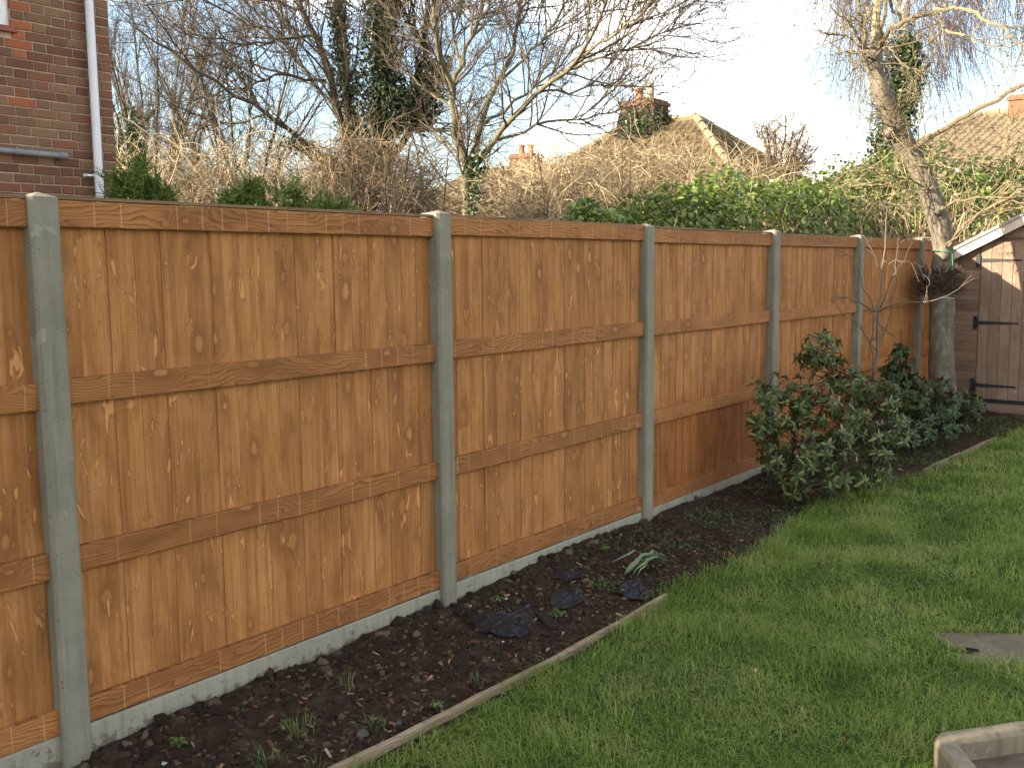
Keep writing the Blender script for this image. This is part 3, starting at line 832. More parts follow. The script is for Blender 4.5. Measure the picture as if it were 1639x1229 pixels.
# ------------------------------------------------------------------ bungalows beyond the hedges
def tile_mesh():
    g = Geo(); w_, l_ = 0.20, 0.20
    pr = [(0, 0.022), (0.05, 0.050), (0.10, 0.022), (0.15, 0.008), (0.196, 0.022)]
    v = [(x, 0, h) for x, h in pr] + [(x, 0, h - 0.03) for x, h in pr] + [(x, l_, h - 0.035) for x, h in pr]
    g.add(v, [(i, i + 1, 11 + i, 10 + i) for i in range(4)] + [(5 + i, 6 + i, i + 1, i) for i in range(4)])
    return g
TG = tile_mesh(); TV = np.concatenate(TG.v)
def hip_bungalow(label, rx0, rx1, ry, rz, half, ez, tilemat_, picks, face_pick, side_pick=()):
    """ridge along x from rx0 to rx1; all four slopes meet the eaves `half` out"""
    t = thing('bungalow', label, 'house', ((rx0 + rx1) / 2, ry, 0))
    cx = (rx0 + rx1) / 2; hw = (rx1 - rx0) / 2
    g = Geo(); g.box(-hw - half + .5, hw + half - .5, -half + .5, half - .5, -0.1, ez + 0.35)
    wl = link('wall', g.mesh('wall', [M['render_wall']]), t)
    E = hw + half
    a, b, c_, d = (-E, -half, ez), (E, -half, ez), (E, half, ez), (-E, half, ez); p, q = (-hw, 0, rz), (hw, 0, rz)
    g = Geo(); g.add([a, b, c_, d, p, q], [(0, 1, 5, 4), (2, 3, 4, 5), (3, 2, 1, 0)], [(1, 2, 5), (3, 0, 4)])
    roof = link('roof', g.mesh('roof', [tilemat_]), t)
    tm = TG.mesh('tile', [tilemat_])
    rest = Geo()
    cand = []
    for fi, (o0, U, Vv, wid0, wid1) in enumerate(((a, (1, 0, 0), (0, half, rz - ez), 2 * E, 2 * hw), (b, (0, 1, 0), (-half, 0, rz - ez), 2 * half, 0.0), (d, (0, -1, 0), (half, 0, rz - ez), 2 * half, 0.0))):
        U = np.array(U, float); Vv = np.array(Vv, float); SL = np.linalg.norm(Vv); Vn = Vv / SL; Nn = np.cross(U, Vn)
        Mx = np.stack([U, Vn, Nn], 1)
        for r in range(int(SL / 0.165)):
            s = r * 0.165; inset = (wid0 - wid1) / 2 * (s + 0.1) / SL
            x = inset + (0.1 if r % 2 else 0)
            while x + 0.2 < wid0 - inset:
                pos = np.array(o0) + U * x + Vn * s + Nn * 0.004
                cand.append((fi, SL - s, pos, Mx)); x += 0.2
    cand.sort(key=lambda e: (picks(e[2] + np.array([cx, ry, 0])), e[1]))
    for j, (fi, s, pos, Mx) in enumerate(cand):
        if j < 290:
            mo = link('tile', tm, roof); mo.matrix_local = Matrix(Mx.tolist()).to_4x4(); mo.location = pos
        else:
            rest.add(TV @ Mx.T + pos, *[f for f, _ in TG.f])
    tag(link('tile_courses', rest.mesh('tile_courses', [tilemat_]), roof), kind='stuff')
    # ridge and hip tiles
    for p0, p1 in ((p, q), (p, a), (q, b), (q, c_), (p, d)):
        p0 = np.array(p0); p1 = np.array(p1); L = np.linalg.norm(p1 - p0); n = max(1, int(L / 0.42))
        g = Geo()
        for i in range(n):
            s0, s1 = p0 + (p1 - p0) * i / n, p0 + (p1 - p0) * (i + 0.97) / n
            g.tubes([[s0 + (0, 0, 0.0), s1 + (0, 0, 0.02)]], [[0.085, 0.092]], 8, cap=True)
        link('ridge_tiles', g.mesh('ridge_tiles', [M['ridge']]), roof)
    return t, roof

# hipped roof over the dry hedge
bA, roofA = hip_bungalow('bungalow with a hipped tile roof and an ivy covered chimney', -9.776, -7.931, 21.188, 5.066, 3.6, 5.066 - 2.88, M['tile'],
             lambda p: 0 if (p[1] < 21.188 + .05 and p[0] < -7.931 + 1.2 and p[0] > -7.931 - 2.6) else 1, 0)
hwA = np.array([(-9.776 + -7.931) / 2, 21.188, 0])
def chimney(t, base, x, y, z0, z1, sx, sy, pots):
    c = base
    g = Geo(); g.box(x - sx - c[0], x + sx - c[0], y - sy - c[1], y + sy - c[1], z0, z1); g.box(x - sx - .04 - c[0], x + sx + .04 - c[0], y - sy - .04 - c[1], y + sy + .04 - c[1], z1 - 0.13, z1 - 0.05)
    ch_o = link('chimney', g.mesh('chimney', [M['brick']]), t)
    for px_, h, m in pots:
        g = Geo(); g.lathe([(0.10, 0), (0.085, h * .8), (0.105, h * .82), (0.105, h), (0.07, h), (0.07, h * .4)], 12, (px_ - c[0], y - c[1], z1 - .01))
        link('chimney_pot', g.mesh('chimney_pot', [M[m]]), ch_o)
    return ch_o
cA = (-9.250,21.088,5.544)
chA = chimney(bA, hwA, cA[0], 21.188 - 0.1, 4.2, cA[2] , 0.44, 0.36, ((cA[0] - 0.16, 0.33, 'pot'), (cA[0] + 0.14, 0.42, 'pale_pot')))
rng = np.random.default_rng(21)
N = 4200
th = rng.normal(0, 1, (N, 3)); th = norm(th)
pos = np.array([cA[0], 21.188 - 0.1, (cA[2] + 4.35) / 2]) + th * np.array([0.66, 0.60, 0.66]) * rng.uniform(0.75, 1.05, (N, 1))
g = Geo(); v, f = leaves(rng, pos - hwA, th + rng.normal(0, .5, (N, 3)), rng.uniform(.05, .10, N)); g.add(v, f)
tw_s = pos[:500] - hwA
P, R = grow(rng, tw_s, th[:500], rng.uniform(.15, .4, 500), 4, np.full(500, .006), np.full(500, .003), .3, (0, 0, .1)); g.tubes(P, R, 3, mat=1)
link('ivy', g.mesh('ivy', [M['ivy_dark'], M['brown_stem']]), bA)

bB, roofB = hip_bungalow('bungalow with a brown tiled roof beyond the hanging birch twigs', -3.539, -3.539 + 7.0, 28.546, 5.516, 4.4, 5.516 - 2.6, M['tile_brown'],
             lambda p: 0 if (p[1] < 28.546 + .05 and p[0] < -3.539 + 2.6) else 1, 0)
hwB = np.array([-3.539 + 3.5, 28.546, 0])
chimney(bB, hwB, (-2.813,28.546,5.881)[0] + 0.4, 28.546, 5.516 - .5, (-2.813,28.546,5.881)[2], 0.45, 0.3, (((-2.813,28.546,5.881)[0] + 0.35, 0.3, 'pot'),))
bC = (-15.305,24.390,5.279)
tC = thing('bungalow', 'low far bungalow whose twin red chimney pots peep through branches', 'house', (bC[0], bC[1], 0))
g = Geo(); g.box(-4, 4, -3, 3, -0.1, bC[2] - 2.4); link('wall', g.mesh('wall', [M['render_wall']]), tC)
g = Geo(); zr = bC[2] - 0.55; g.add([(-4.4, -3.4, zr - 2.0), (4.4, -3.4, zr - 2.0), (4.4, 3.4, zr - 2.0), (-4.4, 3.4, zr - 2.0), (-2, 0, zr), (2, 0, zr)], [(0, 1, 5, 4), (2, 3, 4, 5), (3, 2, 1, 0)], [(1, 2, 5), (3, 0, 4)])
link('roof', g.mesh('roof', [M['tile']]), tC)
chimney(tC, np.array([bC[0], bC[1], 0]), bC[0], bC[1], zr - .5, bC[2] - .25, .4, .3, ((bC[0] - .17, .3, 'pot'), (bC[0] + .17, .3, 'pot')))

# ------------------------------------------------------------------ trees
def tree_parts(t, rng, limbs, levels, L0=14, mats=('ash_bark', 'ash_twig'), wob=0.02, sides=7, seeds=0, seed_size=.035, pull=(0, 0, .05), seed_mat='seed', keep=None, seed_mode='lump', clip_z=None):
    """limbs by hand, then `levels` of thinner shoots: (per, t0, t1, angle, spread, len0, len1, r, jitter, up)"""
    org = np.array(t.location)
    P, R = limbs_np(limbs, L0, rng, wob)
    g = Geo(); g.tubes(P - org, R, sides)
    link('trunk', g.mesh('trunk', [M[mats[0]]], True), t)
    tw = Geo(); n_all = 0; ends = []
    for li, (per, t0, t1, an, asd, l0, l1, rr, jit, upv) in enumerate(levels):
        s, d, r, tt = spawn(rng, P, R, per, t0, t1, (an, asd), upv)
        if keep is not None:
            k = keep(s); s, d, r, tt = s[k], d[k], r[k], tt[k]
        ln = rng.uniform(l0, l1, len(s)) * (1.15 - 0.5 * tt)
        r0 = np.minimum(r * 0.75, rr * rng.uniform(.7, 1.3, len(s)))
        Ls = (9, 7, 5, 4)[min(li, 3)]
        P2, R2 = grow(rng, s, d, ln, Ls, r0, np.maximum(r0 * 0.4, 0.0018), jit, pull)
        tw.tubes(P2 - org, R2, (5, 4, 3, 3)[min(li, 3)])
        n_all += len(s)
        P, R = P2, R2
        if li == len(levels) - 1:
            ends = P2[:, -1]
    link('twigs', tw.mesh('twigs', [M[mats[1]]]), t)
    if seeds and len(ends):
        e = ends[rng.integers(0, len(ends), seeds)] - org
        e = e + rng.normal(0, .02, e.shape)
        g = Geo()
        v, f = leaves(rng, e, rng.normal(0, 1, e.shape), rng.uniform(.7, 1.4, len(e)) * seed_size, 0.55, 1.5 if seed_mat == 'seed' else 0); g.add(v, f)
        link('seed_heads' if seed_mat == 'seed' else 'buds', g.mesh('buds', [M[seed_mat]]), t)
    return n_all

def clad(t, rng, lines, count, rad, mat='ivy_dark', size=(.05, .09), stems=0):
    org = np.array(t.location); g = Geo()
    P = np.array([resample(l, 12) for l in lines])
    n = rng.integers(0, len(P), count); s = rng.uniform(0, 10.99, count); i = s.astype(int); fr = (s - i)[:, None]
    c = P[n, i] * (1 - fr) + P[n, i + 1] * fr
    d = norm(rng.normal(0, 1, (count, 3)) * np.array([1, 1, .35]))
    rr = rad * rng.uniform(.35, 1.05, count) * (0.65 + 0.7 * vnoise(c[:, 2] * 3.1 + n * 7, n * 3.3 + d[:, 0] * 1.5))
    pos = c + d * rr[:, None] - org
    nr = d + rng.normal(0, .5, d.shape); nr[:, 2] += .25
    v, f = leaves(rng, pos, nr, rng.uniform(*size, count), .85, .8); g.add(v, f)
    if stems:
        k = rng.integers(0, count, stems)
        Pt, Rt = grow(rng, pos[k], d[k] + rng.normal(0, .3, (stems, 3)), rng.uniform(.15, .5, stems), 4, np.full(stems, .006), np.full(stems, .003), .3, (0, 0, .12))
        g.tubes(Pt, Rt, 3, mat=1)
    return link('ivy', g.mesh('ivy', [M[mat], M['brown_stem']]), t)

# the pale, spreading tree in the middle
rng = np.random.default_rng(31)
t = thing('ash_tree', 'pale bare tree with a forked trunk spreading over the dry hedge', 'tree', (-6.273,11.137,0.0), 0)
LT = [([(-6.202,11.030,0.864),(-6.310,11.176,2.396),(-6.368,11.198,2.847),(-6.400,11.230,3.225)], .125, .10),
      ([(-6.396,11.224,3.171),(-6.441,11.103,3.448),(-6.439,11.044,3.899),(-6.411,10.995,4.281),(-6.406,10.768,4.446),(-6.277,10.530,4.746),(-6.212,10.381,5.121),(-6.160,10.270,5.815)], .082, .03),
      ([(-6.410,10.992,4.254),(-6.405,11.170,4.565),(-6.535,11.527,5.059),(-6.569,11.949,5.496),(-6.586,12.294,6.174)], .05, .025),
      ([(-6.368,11.247,3.171),(-6.395,11.381,3.353),(-6.471,11.636,3.742),(-6.534,11.895,4.095),(-6.624,12.267,4.483),(-6.660,12.550,4.856),(-6.726,12.796,5.129),(-6.859,13.170,5.761),(-7.115,13.616,6.656)], .072, .025),
      ([(-6.351,11.254,3.135),(-5.887,11.153,3.443),(-5.409,11.061,3.740),(-4.902,10.986,4.000),(-4.481,10.966,4.220),(-4.109,10.893,4.349),(-3.915,10.815,4.524),(-3.714,10.747,4.722),(-3.553,10.678,5.123)], .068, .02),
      ([(-5.887,11.153,3.443),(-5.694,11.583,3.597),(-5.501,12.019,3.782),(-5.176,12.542,3.860),(-4.901,12.895,3.917),(-4.515,13.231,4.133)], .036, .01),
      ([(-4.481,10.966,4.220),(-4.126,11.135,4.349),(-3.591,11.180,4.401),(-3.213,11.379,4.608),(-2.801,11.585,4.673)], .03, .008),
      ([(-4.902,10.986,4.000),(-4.766,11.488,4.073),(-4.606,12.018,4.208),(-4.352,12.602,4.213),(-4.012,12.986,4.137)], .025, .007),
      ([(-6.624,12.267,4.483),(-6.324,12.557,4.850),(-6.112,12.920,5.298),(-5.975,13.231,5.800),(-5.919,13.494,6.407)], .034, .015),
      ([(-4.109,10.893,4.349),(-3.484,10.642,4.521),(-2.964,10.567,4.715),(-2.650,10.592,4.947)], .03, .01),
      ([(-6.405,11.170,4.565),(-7.235,11.893,5.194),(-7.508,12.410,5.797),(-7.848,12.894,6.534)], .034, .015),
      ([(-6.471,11.636,3.742),(-6.547,12.681,4.283),(-6.551,13.521,4.780),(-6.458,14.473,5.514),(-6.284,15.379,6.374)], .034, .012),
      ([(-6.439,11.044,3.899),(-7.142,11.316,4.272),(-7.812,11.486,4.649),(-8.676,11.684,5.365)], .03, .01)]
LT = [(a, b * .72, c * .7) for a, b, c in LT]
print('ash', tree_parts(t, rng, LT, [(17, .25, 1, .70, .25, .9, 2.0, .016, .14, .22), (7, .15, 1, .7, .3, .45, 1.0, .0070, .2, .14), (5, .15, 1, .7, .3, .2, .5, .0040, .25, .1)], seeds=1500,
      keep=lambda s: s[:, 2] > 2.6))
g_ivy = clad(t, rng, [[(-6.086,11.028,1.941),(-6.147,11.072,2.563),(-6.152,11.160,3.167),(-6.094,11.234,3.362)]], 420, .16, 'ivy_dark', (.05, .08))

# the ivy-clad stems left of it
rng = np.random.default_rng(32)
t = thing('ivied_tree', 'many stemmed bare tree wrapped in dark ivy beside the pale tree', 'tree', (-8.917,11.628,0.0), 0)
IT = [([(-8.836,11.507,0.763),(-8.973,11.676,2.609),(-9.041,11.723,3.276)], .24, .20),
      ([(-9.062,11.661,2.969),(-9.163,11.437,3.716),(-9.138,11.270,4.172),(-9.190,11.099,5.013),(-9.189,10.892,5.334),(-9.209,10.672,5.675),(-9.218,10.496,6.262)], .095, .05),
      ([(-9.052,11.684,3.071),(-9.292,11.741,3.854),(-9.466,11.811,4.377),(-9.761,11.976,5.313),(-9.964,12.083,6.233),(-10.117,12.191,6.898)], .10, .06),
      ([(-8.971,11.747,3.070),(-8.746,11.764,3.711),(-8.590,11.716,4.276),(-8.499,11.654,5.094),(-8.382,11.607,5.880),(-8.331,11.603,6.435)], .12, .085),
      ([(-8.886,11.806,3.018),(-8.602,12.122,3.629),(-8.355,12.248,4.033),(-8.332,12.244,4.738),(-8.172,12.346,5.433),(-8.107,12.351,5.980),(-8.045,12.358,6.550)], .085, .05),
      ([(-8.176,12.315,5.252),(-8.249,12.052,5.588),(-8.309,11.797,5.905),(-8.371,11.557,6.339)], .05, .03),
      ([(-9.123,11.605,2.918),(-9.179,10.998,3.433),(-9.159,10.653,3.588),(-9.190,10.399,3.759),(-9.210,9.911,4.029),(-9.261,9.634,4.158),(-9.356,9.076,4.350),(-9.525,8.621,4.759),(-9.765,8.094,5.063)], .075, .012),
      ([(-9.138,11.270,4.172),(-9.583,11.242,4.611),(-10.316,11.301,5.424),(-10.814,11.389,6.064),(-11.121,11.504,6.725)], .045, .02),
      ([(-9.245,11.133,4.676),(-9.364,10.660,4.702),(-9.412,10.099,4.630),(-9.444,9.787,4.426),(-9.637,9.360,4.301),(-9.906,8.998,4.150)], .034, .01),
      ([(-9.189,10.892,5.334),(-9.522,10.357,5.217),(-9.728,9.918,5.081),(-10.000,9.332,5.160),(-10.349,8.831,5.350)], .034, .01),
      ([(-9.210,9.911,4.029),(-9.643,9.682,3.916),(-10.100,9.444,3.869),(-10.553,9.188,3.677)], .024, .008),
      ([(-8.803,11.758,3.964),(-8.366,11.723,4.010),(-7.816,11.747,3.846),(-7.171,11.858,3.771),(-6.920,11.901,3.594)], .04, .012),
      ([(-10.316,11.301,5.424),(-10.687,10.795,5.703),(-10.936,10.375,5.913),(-11.261,9.909,6.217)], .03, .012),
      ([(-9.209,10.672,5.675),(-9.468,10.104,5.812),(-9.895,9.513,5.811),(-10.417,8.680,5.556)], .03, .01)]
IT = [(a, b * .75, c * .75) for a, b, c in IT]
print('ivied', tree_parts(t, rng, IT, [(17, .2, 1, .7, .25, .9, 2.1, .015, .14, .2), (7, .15, 1, .7, .3, .45, 1.0, .0068, .2, .12), (5, .15, 1, .7, .3, .2, .5, .0040, .25, .06)], mats=('ivied_bark', 'ash_twig'), seeds=1500, sides=8,
      keep=lambda s: s[:, 2] > 2.8))
clad(t, rng, [IT[3][0]], 6500, .38, size=(.04, .085), stems=260)
clad(t, rng, [IT[2][0]], 3200, .25, size=(.04, .085), stems=160)
clad(t, rng, [[(-8.241,12.198,3.958),(-8.098,12.233,4.295),(-7.990,12.247,4.679),(-7.865,12.267,5.007)]], 2200, .30, size=(.04, .085), stems=100)
clad(t, rng, [[(-8.985,11.341,2.998),(-9.099,10.927,3.393),(-9.189,10.627,3.569),(-9.272,10.451,3.685)]], 900, .20, stems=120)
clad(t, rng, [[(-8.305,11.613,3.808),(-8.266,11.680,4.054),(-8.254,11.734,4.350),(-8.314,11.717,4.548)]], 2000, .32, size=(.04, .08), stems=120)

# upright brush tree beside the house
rng = np.random.default_rng(33)
t = thing('upright_tree', 'dense grey bare tree with upright stems beside the brick house', 'tree', (-12.616,10.125,0.0), 0)
b0 = [(-12.616,10.125,2.807)][0]
BT = []
for i in range(16):
    a = rng.uniform(0, 2 * PI); s_ = rng.uniform(.5, 1.9)
    e = np.array(b0) + np.array([math.cos(a) * s_, math.sin(a) * s_, rng.uniform(2.6, 4.0)])
    m = np.array(b0) + np.array([math.cos(a) * s_ * .45, math.sin(a) * s_ * .45, 1.3])
    BT.append(([tuple(np.array(b0) + np.array([math.cos(a) * .2, math.sin(a) * .2, -2.4])), tuple(m), tuple(e)], .04, .012))
tree_parts(t, rng, BT, [(26, .25, 1, .40, .2, .6, 1.5, .007, .12, .25), (9, .15, 1, .5, .25, .3, .8, .0042, .18, .15)], mats=('ivied_bark', 'dusk_twig'), sides=5, pull=(0, 0, .08))
clad(t, rng, [[(-11.698,8.927,2.817),(-11.665,9.058,3.512),(-11.618,9.169,4.008),(-11.595,9.224,4.256)]], 900, .28, stems=60)
rng = np.random.default_rng(34)
t = thing('thicket_tree', 'fine twigged bare tree seen through the limbs left of centre', 'tree', (-12.664,12.020,0.0), 0)
b0 = [(-12.664,12.020,2.885)][0]; BT = []
for i in range(14):
    a = rng.uniform(0, 2 * PI); s_ = rng.uniform(.8, 2.6)
    e = np.array(b0) + np.array([math.cos(a) * s_, math.sin(a) * s_, rng.uniform(1.6, 3.4)])
    BT.append(([tuple(np.array(b0) + np.array([0, 0, -2.6])), tuple(np.array(b0) + np.array([math.cos(a) * s_ * .4, math.sin(a) * s_ * .4, .6])), tuple(e)], .045, .012))
tree_parts(t, rng, BT, [(18, .3, 1, .6, .25, .7, 1.6, .008, .15, .2), (7, .15, 1, .6, .3, .3, .8, .0045, .2, .1)], mats=('ivied_bark', 'dusk_twig'), sides=5)

# round small tree between the roofs
rng = np.random.default_rng(35)
t = thing('small_round_tree', 'small round bare tree standing beyond the hedge between the roofs', 'tree', (-5.103,19.290,0.0), 0)
b0 = [(-5.103,19.290,3.221)][0]; BT = []
for i in range(18):
    a = rng.uniform(0, 2 * PI); s_ = rng.uniform(.25, 1.15); hz = rng.uniform(.5, 1.5) * (1.1 - .4 * s_)
    BT.append(([tuple(np.array(b0) + np.array([0, 0, -3.2])), tuple(np.array(b0) + np.array([math.cos(a) * s_ * .2, math.sin(a) * s_ * .2, .1])), tuple(np.array(b0) + np.array([math.cos(a) * s_, math.sin(a) * s_, hz]))], .045, .014))
tree_parts(t, rng, BT, [(16, .5, 1, .8, .25, .3, .8, .009, .2, .05), (7, .15, 1, .8, .3, .2, .45, .0055, .25, .05), (4, .15, 1, .8, .3, .1, .25, .004, .25, .0)], mats=('ivied_bark', 'brown_stem'), sides=5, pull=(0, 0, -.02))

# weeping birch with an ivy column
rng = np.random.default_rng(36)
t = thing('weeping_birch', 'tall weeping birch with fine hanging purple twigs and an ivied trunk', 'tree', (-2.318,17.441,0.0), 0)
WB = [([(-2.269,17.289,0.653),(-2.367,17.514,2.660),(-2.356,17.728,4.032),(-2.328,17.973,5.510),(-2.385,18.213,7.410),(-2.489,18.464,9.629)], .13, .06),
      ([(-2.316,18.013,5.721),(-2.692,18.110,6.626),(-3.125,18.084,7.012),(-3.341,17.966,6.501)], .04, .012), ([(-2.344,18.055,6.143),(-2.022,17.904,6.861),(-1.642,17.951,6.897),(-1.304,17.860,6.227)], .04, .012),
      ([(-2.369,18.130,6.777),(-2.146,18.965,7.756),(-1.529,19.748,8.037),(-0.984,20.275,6.996)], .04, .012), ([(-2.369,18.130,6.777),(-2.635,17.516,7.487),(-2.972,16.719,7.353),(-3.001,16.310,6.490)], .04, .012),
      ([(-2.328,17.973,5.510),(-2.274,18.885,6.187),(-2.198,19.356,6.373),(-2.022,19.559,5.949)], .035, .012), ([(-2.341,17.993,5.721),(-2.424,17.333,6.016),(-2.603,16.944,6.067),(-2.654,16.696,5.539)], .035, .012),
      ([(-2.369,18.130,6.777),(-1.616,18.550,7.335),(-0.984,18.850,6.880),(-0.496,18.976,6.019)], .035, .012), ([(-2.385,18.213,7.410),(-2.099,17.715,7.717),(-1.877,17.325,7.371),(-1.678,17.082,6.416)], .035, .012)]
tree_parts(t, rng, WB[:1] + WB[1:], [(15, .35, 1, .8, .3, .5, 1.1, .010, .2, -.1), (6, .1, 1, .9, .3, .9, 2.1, .0050, .10, -.5), (3, .1, .9, .35, .15, .3, .8, .0034, .1, -.3)],
           mats=('birch_bark', 'birch_twig'), sides=7, pull=(0, 0, -.22))
clad(t, rng, [[(-2.205,16.913,2.932),(-2.139,17.072,3.644),(-2.112,17.216,4.459),(-2.104,17.352,5.324)]], 5200, .36, 'ivy_dark', (.05, .09), stems=80)

# ------------------------------------------------------------------ the leaning tree in the garden corner
rng = np.random.default_rng(37)
t = thing('garden_tree', 'leaning pollarded tree with smooth grey bark at the fence end', 'tree', (0.356,10.970,0.0), 0)
trunk_pts = [(0.392,10.940,-0.124),(0.361,10.974,0.267),(0.339,10.996,0.528),(0.313,11.035,0.920),(0.288,11.073,1.311),(0.274,11.106,1.605),(0.276,11.138,1.800),(0.235,11.141,2.042),(0.187,11.130,2.212),(0.102,11.105,2.494),(-0.040,11.035,2.769),(-0.185,10.968,3.084),(-0.253,10.878,3.267),(-0.316,10.793,3.454),(-0.388,10.773,3.700),(-0.418,10.771,3.842),(-0.436,10.775,3.959)]
trunk_r = [.16, .14, .133, .128, .13, .118, .10, .104, .112, .104, .098, .115, .092, .092, .085, .105, .06]
g = Geo(); org = np.array(t.location)
TP = np.array(trunk_pts); d_ = np.linspace(0, 16, 49)
P = np.stack([np.interp(d_, np.arange(17), TP[:, i]) for i in range(3)], -1); Rr = np.interp(d_, np.arange(17), trunk_r)
P[1:-1] = .25 * P[:-2] + .5 * P[1:-1] + .25 * P[2:]
v, f = tubes(P[None] - org, Rr[None], 16)
ctr = np.repeat(P - org, 16, 0); k = fbm(v[:, 2] * 5, np.arctan2(v[:, 1] - ctr[:, 1], v[:, 0] - ctr[:, 0]) * 1.3, 3)
v = ctr + (v - ctr) * (1 + .35 * k)[:, None]; g.add(v, f)
link('trunk', g.mesh('trunk', [M['cherry_bark']], True), t)
g = Geo()
KN = (np.array([(-0.161,10.888,3.106),(-0.202,10.822,3.052),(-0.413,10.714,3.864),(-0.373,10.748,3.883),(0.316,11.038,1.780),(0.215,11.025,2.220),(0.147,11.034,2.468)]) - org, (.10, .08, .10, .08, .07, .06, .05))
for kp, ks in zip(*KN):
    g = Geo(); v, f = lumps(rng, kp[None], np.array([ks]), 1.0); g.add(v, f); link('knot', g.mesh('knot', [M['cherry_bark']], True), t)
BR = [([(-0.416,10.780,3.894),(-0.409,10.827,4.165),(-0.410,10.865,4.424),(-0.424,10.921,4.876)], .045, .03),
      ([(-0.442,10.760,3.894),(-0.456,10.649,4.079),(-0.477,10.529,4.246),(-0.506,10.432,4.598)], .022, .01), ([(-0.451,10.751,3.882),(-0.465,10.499,3.980),(-0.519,10.224,4.136),(-0.607,10.043,4.248)], .016, .006),
      ([(-0.461,10.742,3.869),(-0.577,10.542,4.003),(-0.646,10.368,4.058),(-0.656,10.225,4.004)], .013, .005), ([(-0.460,10.740,3.856),(-0.559,10.537,3.875),(-0.607,10.367,3.842),(-0.670,10.313,3.818)], .012, .005),
      ([(-0.429,10.764,3.856),(-0.424,10.495,3.739),(-0.458,10.326,3.645),(-0.503,10.143,3.515)], .012, .005), ([(-0.412,10.785,3.907),(-0.388,10.965,4.123),(-0.404,11.114,4.343),(-0.432,11.283,4.767)], .025, .012),
      ([(-0.390,10.799,3.881),(-0.265,10.658,3.990),(-0.163,10.623,4.080),(0.044,10.537,4.130),(0.240,10.569,4.170),(0.328,10.560,4.078),(0.370,10.509,3.945),(0.315,10.450,3.838),(0.223,10.370,3.784)], .030, .008),
      ([(0.240,10.569,4.170),(0.489,10.504,4.136),(0.762,10.438,3.978),(0.932,10.424,3.848),(1.178,10.445,3.554)], .02, .006), ([(0.370,10.509,3.945),(0.555,10.512,3.849),(0.800,10.559,3.736),(1.101,10.669,3.740)], .013, .006),
      ([(-0.353,10.691,3.822),(-0.202,10.566,3.905),(-0.085,10.506,3.746),(0.054,10.465,3.601)], .009, .004),
      ([(-0.027,10.932,2.869),(0.224,10.898,3.035),(0.570,10.805,3.165),(0.828,10.771,3.295),(1.168,10.673,3.418)], .026, .02),
      ([(0.307,11.039,1.832),(0.466,10.937,2.031),(0.658,10.854,2.178),(0.870,10.782,2.295),(1.211,10.689,2.450)], .022, .012),
      ([(0.220,11.030,2.233),(0.422,10.946,2.323),(0.646,10.871,2.352),(0.845,10.893,2.313),(1.182,10.894,2.261)], .014, .006),
      ([(0.035,10.957,2.707),(0.217,10.972,2.715),(0.567,11.004,2.798),(0.998,11.110,2.957)], .012, .005), ([(-0.142,10.871,3.064),(-0.261,10.537,3.167),(-0.327,10.357,3.166)], .010, .004),
      ([(0.132,10.998,2.480),(0.004,10.655,2.562),(-0.131,10.294,2.579),(-0.250,10.086,2.664)], .010, .004), ([(0.071,10.961,2.545),(-0.027,10.587,2.277),(-0.089,10.396,2.179)], .009, .004),
      ([(0.132,10.998,2.480),(0.196,10.826,2.706),(0.113,10.719,3.274),(0.115,10.739,3.399)], .010, .005), ([(-0.154,10.866,3.090),(-0.098,10.693,3.355),(-0.007,10.672,3.589),(0.089,10.639,3.725)], .010, .004),
      ([(0.307,11.039,1.832),(0.826,10.483,2.236),(1.028,10.280,2.391),(1.239,10.143,2.926)], .010, .004)]
P, R = limbs_np(BR, 14, rng, .012)
g = Geo(); g.tubes(P - org, R, 6)
s, d, r, tt = spawn(rng, P, R, 8, .2, 1, (.8, .3), .12)
P2, R2 = grow(rng, s, d, rng.uniform(.15, .6, len(s)), 6, np.minimum(r * .7, .0055), np.full(len(s), .0025), .2, (0, 0, .03))
g.tubes(P2 - org, R2, 4)
s3, d3, r3, _ = spawn(rng, P2, R2, 4, .2, 1, (.8, .3), .05)
P3, R3 = grow(rng, s3, d3, rng.uniform(.06, .28, len(s3)), 4, np.full(len(s3), .0034), np.full(len(s3), .002), .2)
g.tubes(P3 - org, R3, 3)
# bristling shoots on the knuckles
kn = np.array([(-0.154,10.866,3.090),(0.034,10.958,2.726),(-0.054,10.915,2.902),(0.152,11.015,2.479),(-0.416,10.779,3.881),(-0.229,10.827,3.227)])
sk = kn[rng.integers(0, 6, 110)] + rng.normal(0, .04, (110, 3)); dk_ = norm(rng.normal(0, 1, (110, 3)) + np.array([0, 0, .35]))
P4, R4 = grow(rng, sk, dk_, rng.uniform(.15, .65, 110), 6, np.full(110, .0048), np.full(110, .002), .17, (0, 0, .08)); g.tubes(P4 - org, R4, 4)
link('branches', g.mesh('branches', [M['cherry_twig']]), t)
sb = np.concatenate([P3[:, -1], P3[:, 2], P2[:, -1], P4[:, -1], P4[:, 3]])
sb = sb[rng.random(len(sb)) < .75]
g = Geo(); v, f = leaves(rng, sb + rng.normal(0, .006, sb.shape) - org, rng.normal(0, 1, sb.shape), rng.uniform(.018, .036, len(sb)), .7); g.add(v, f)
link('buds', g.mesh('buds', [M['bud']]), t)
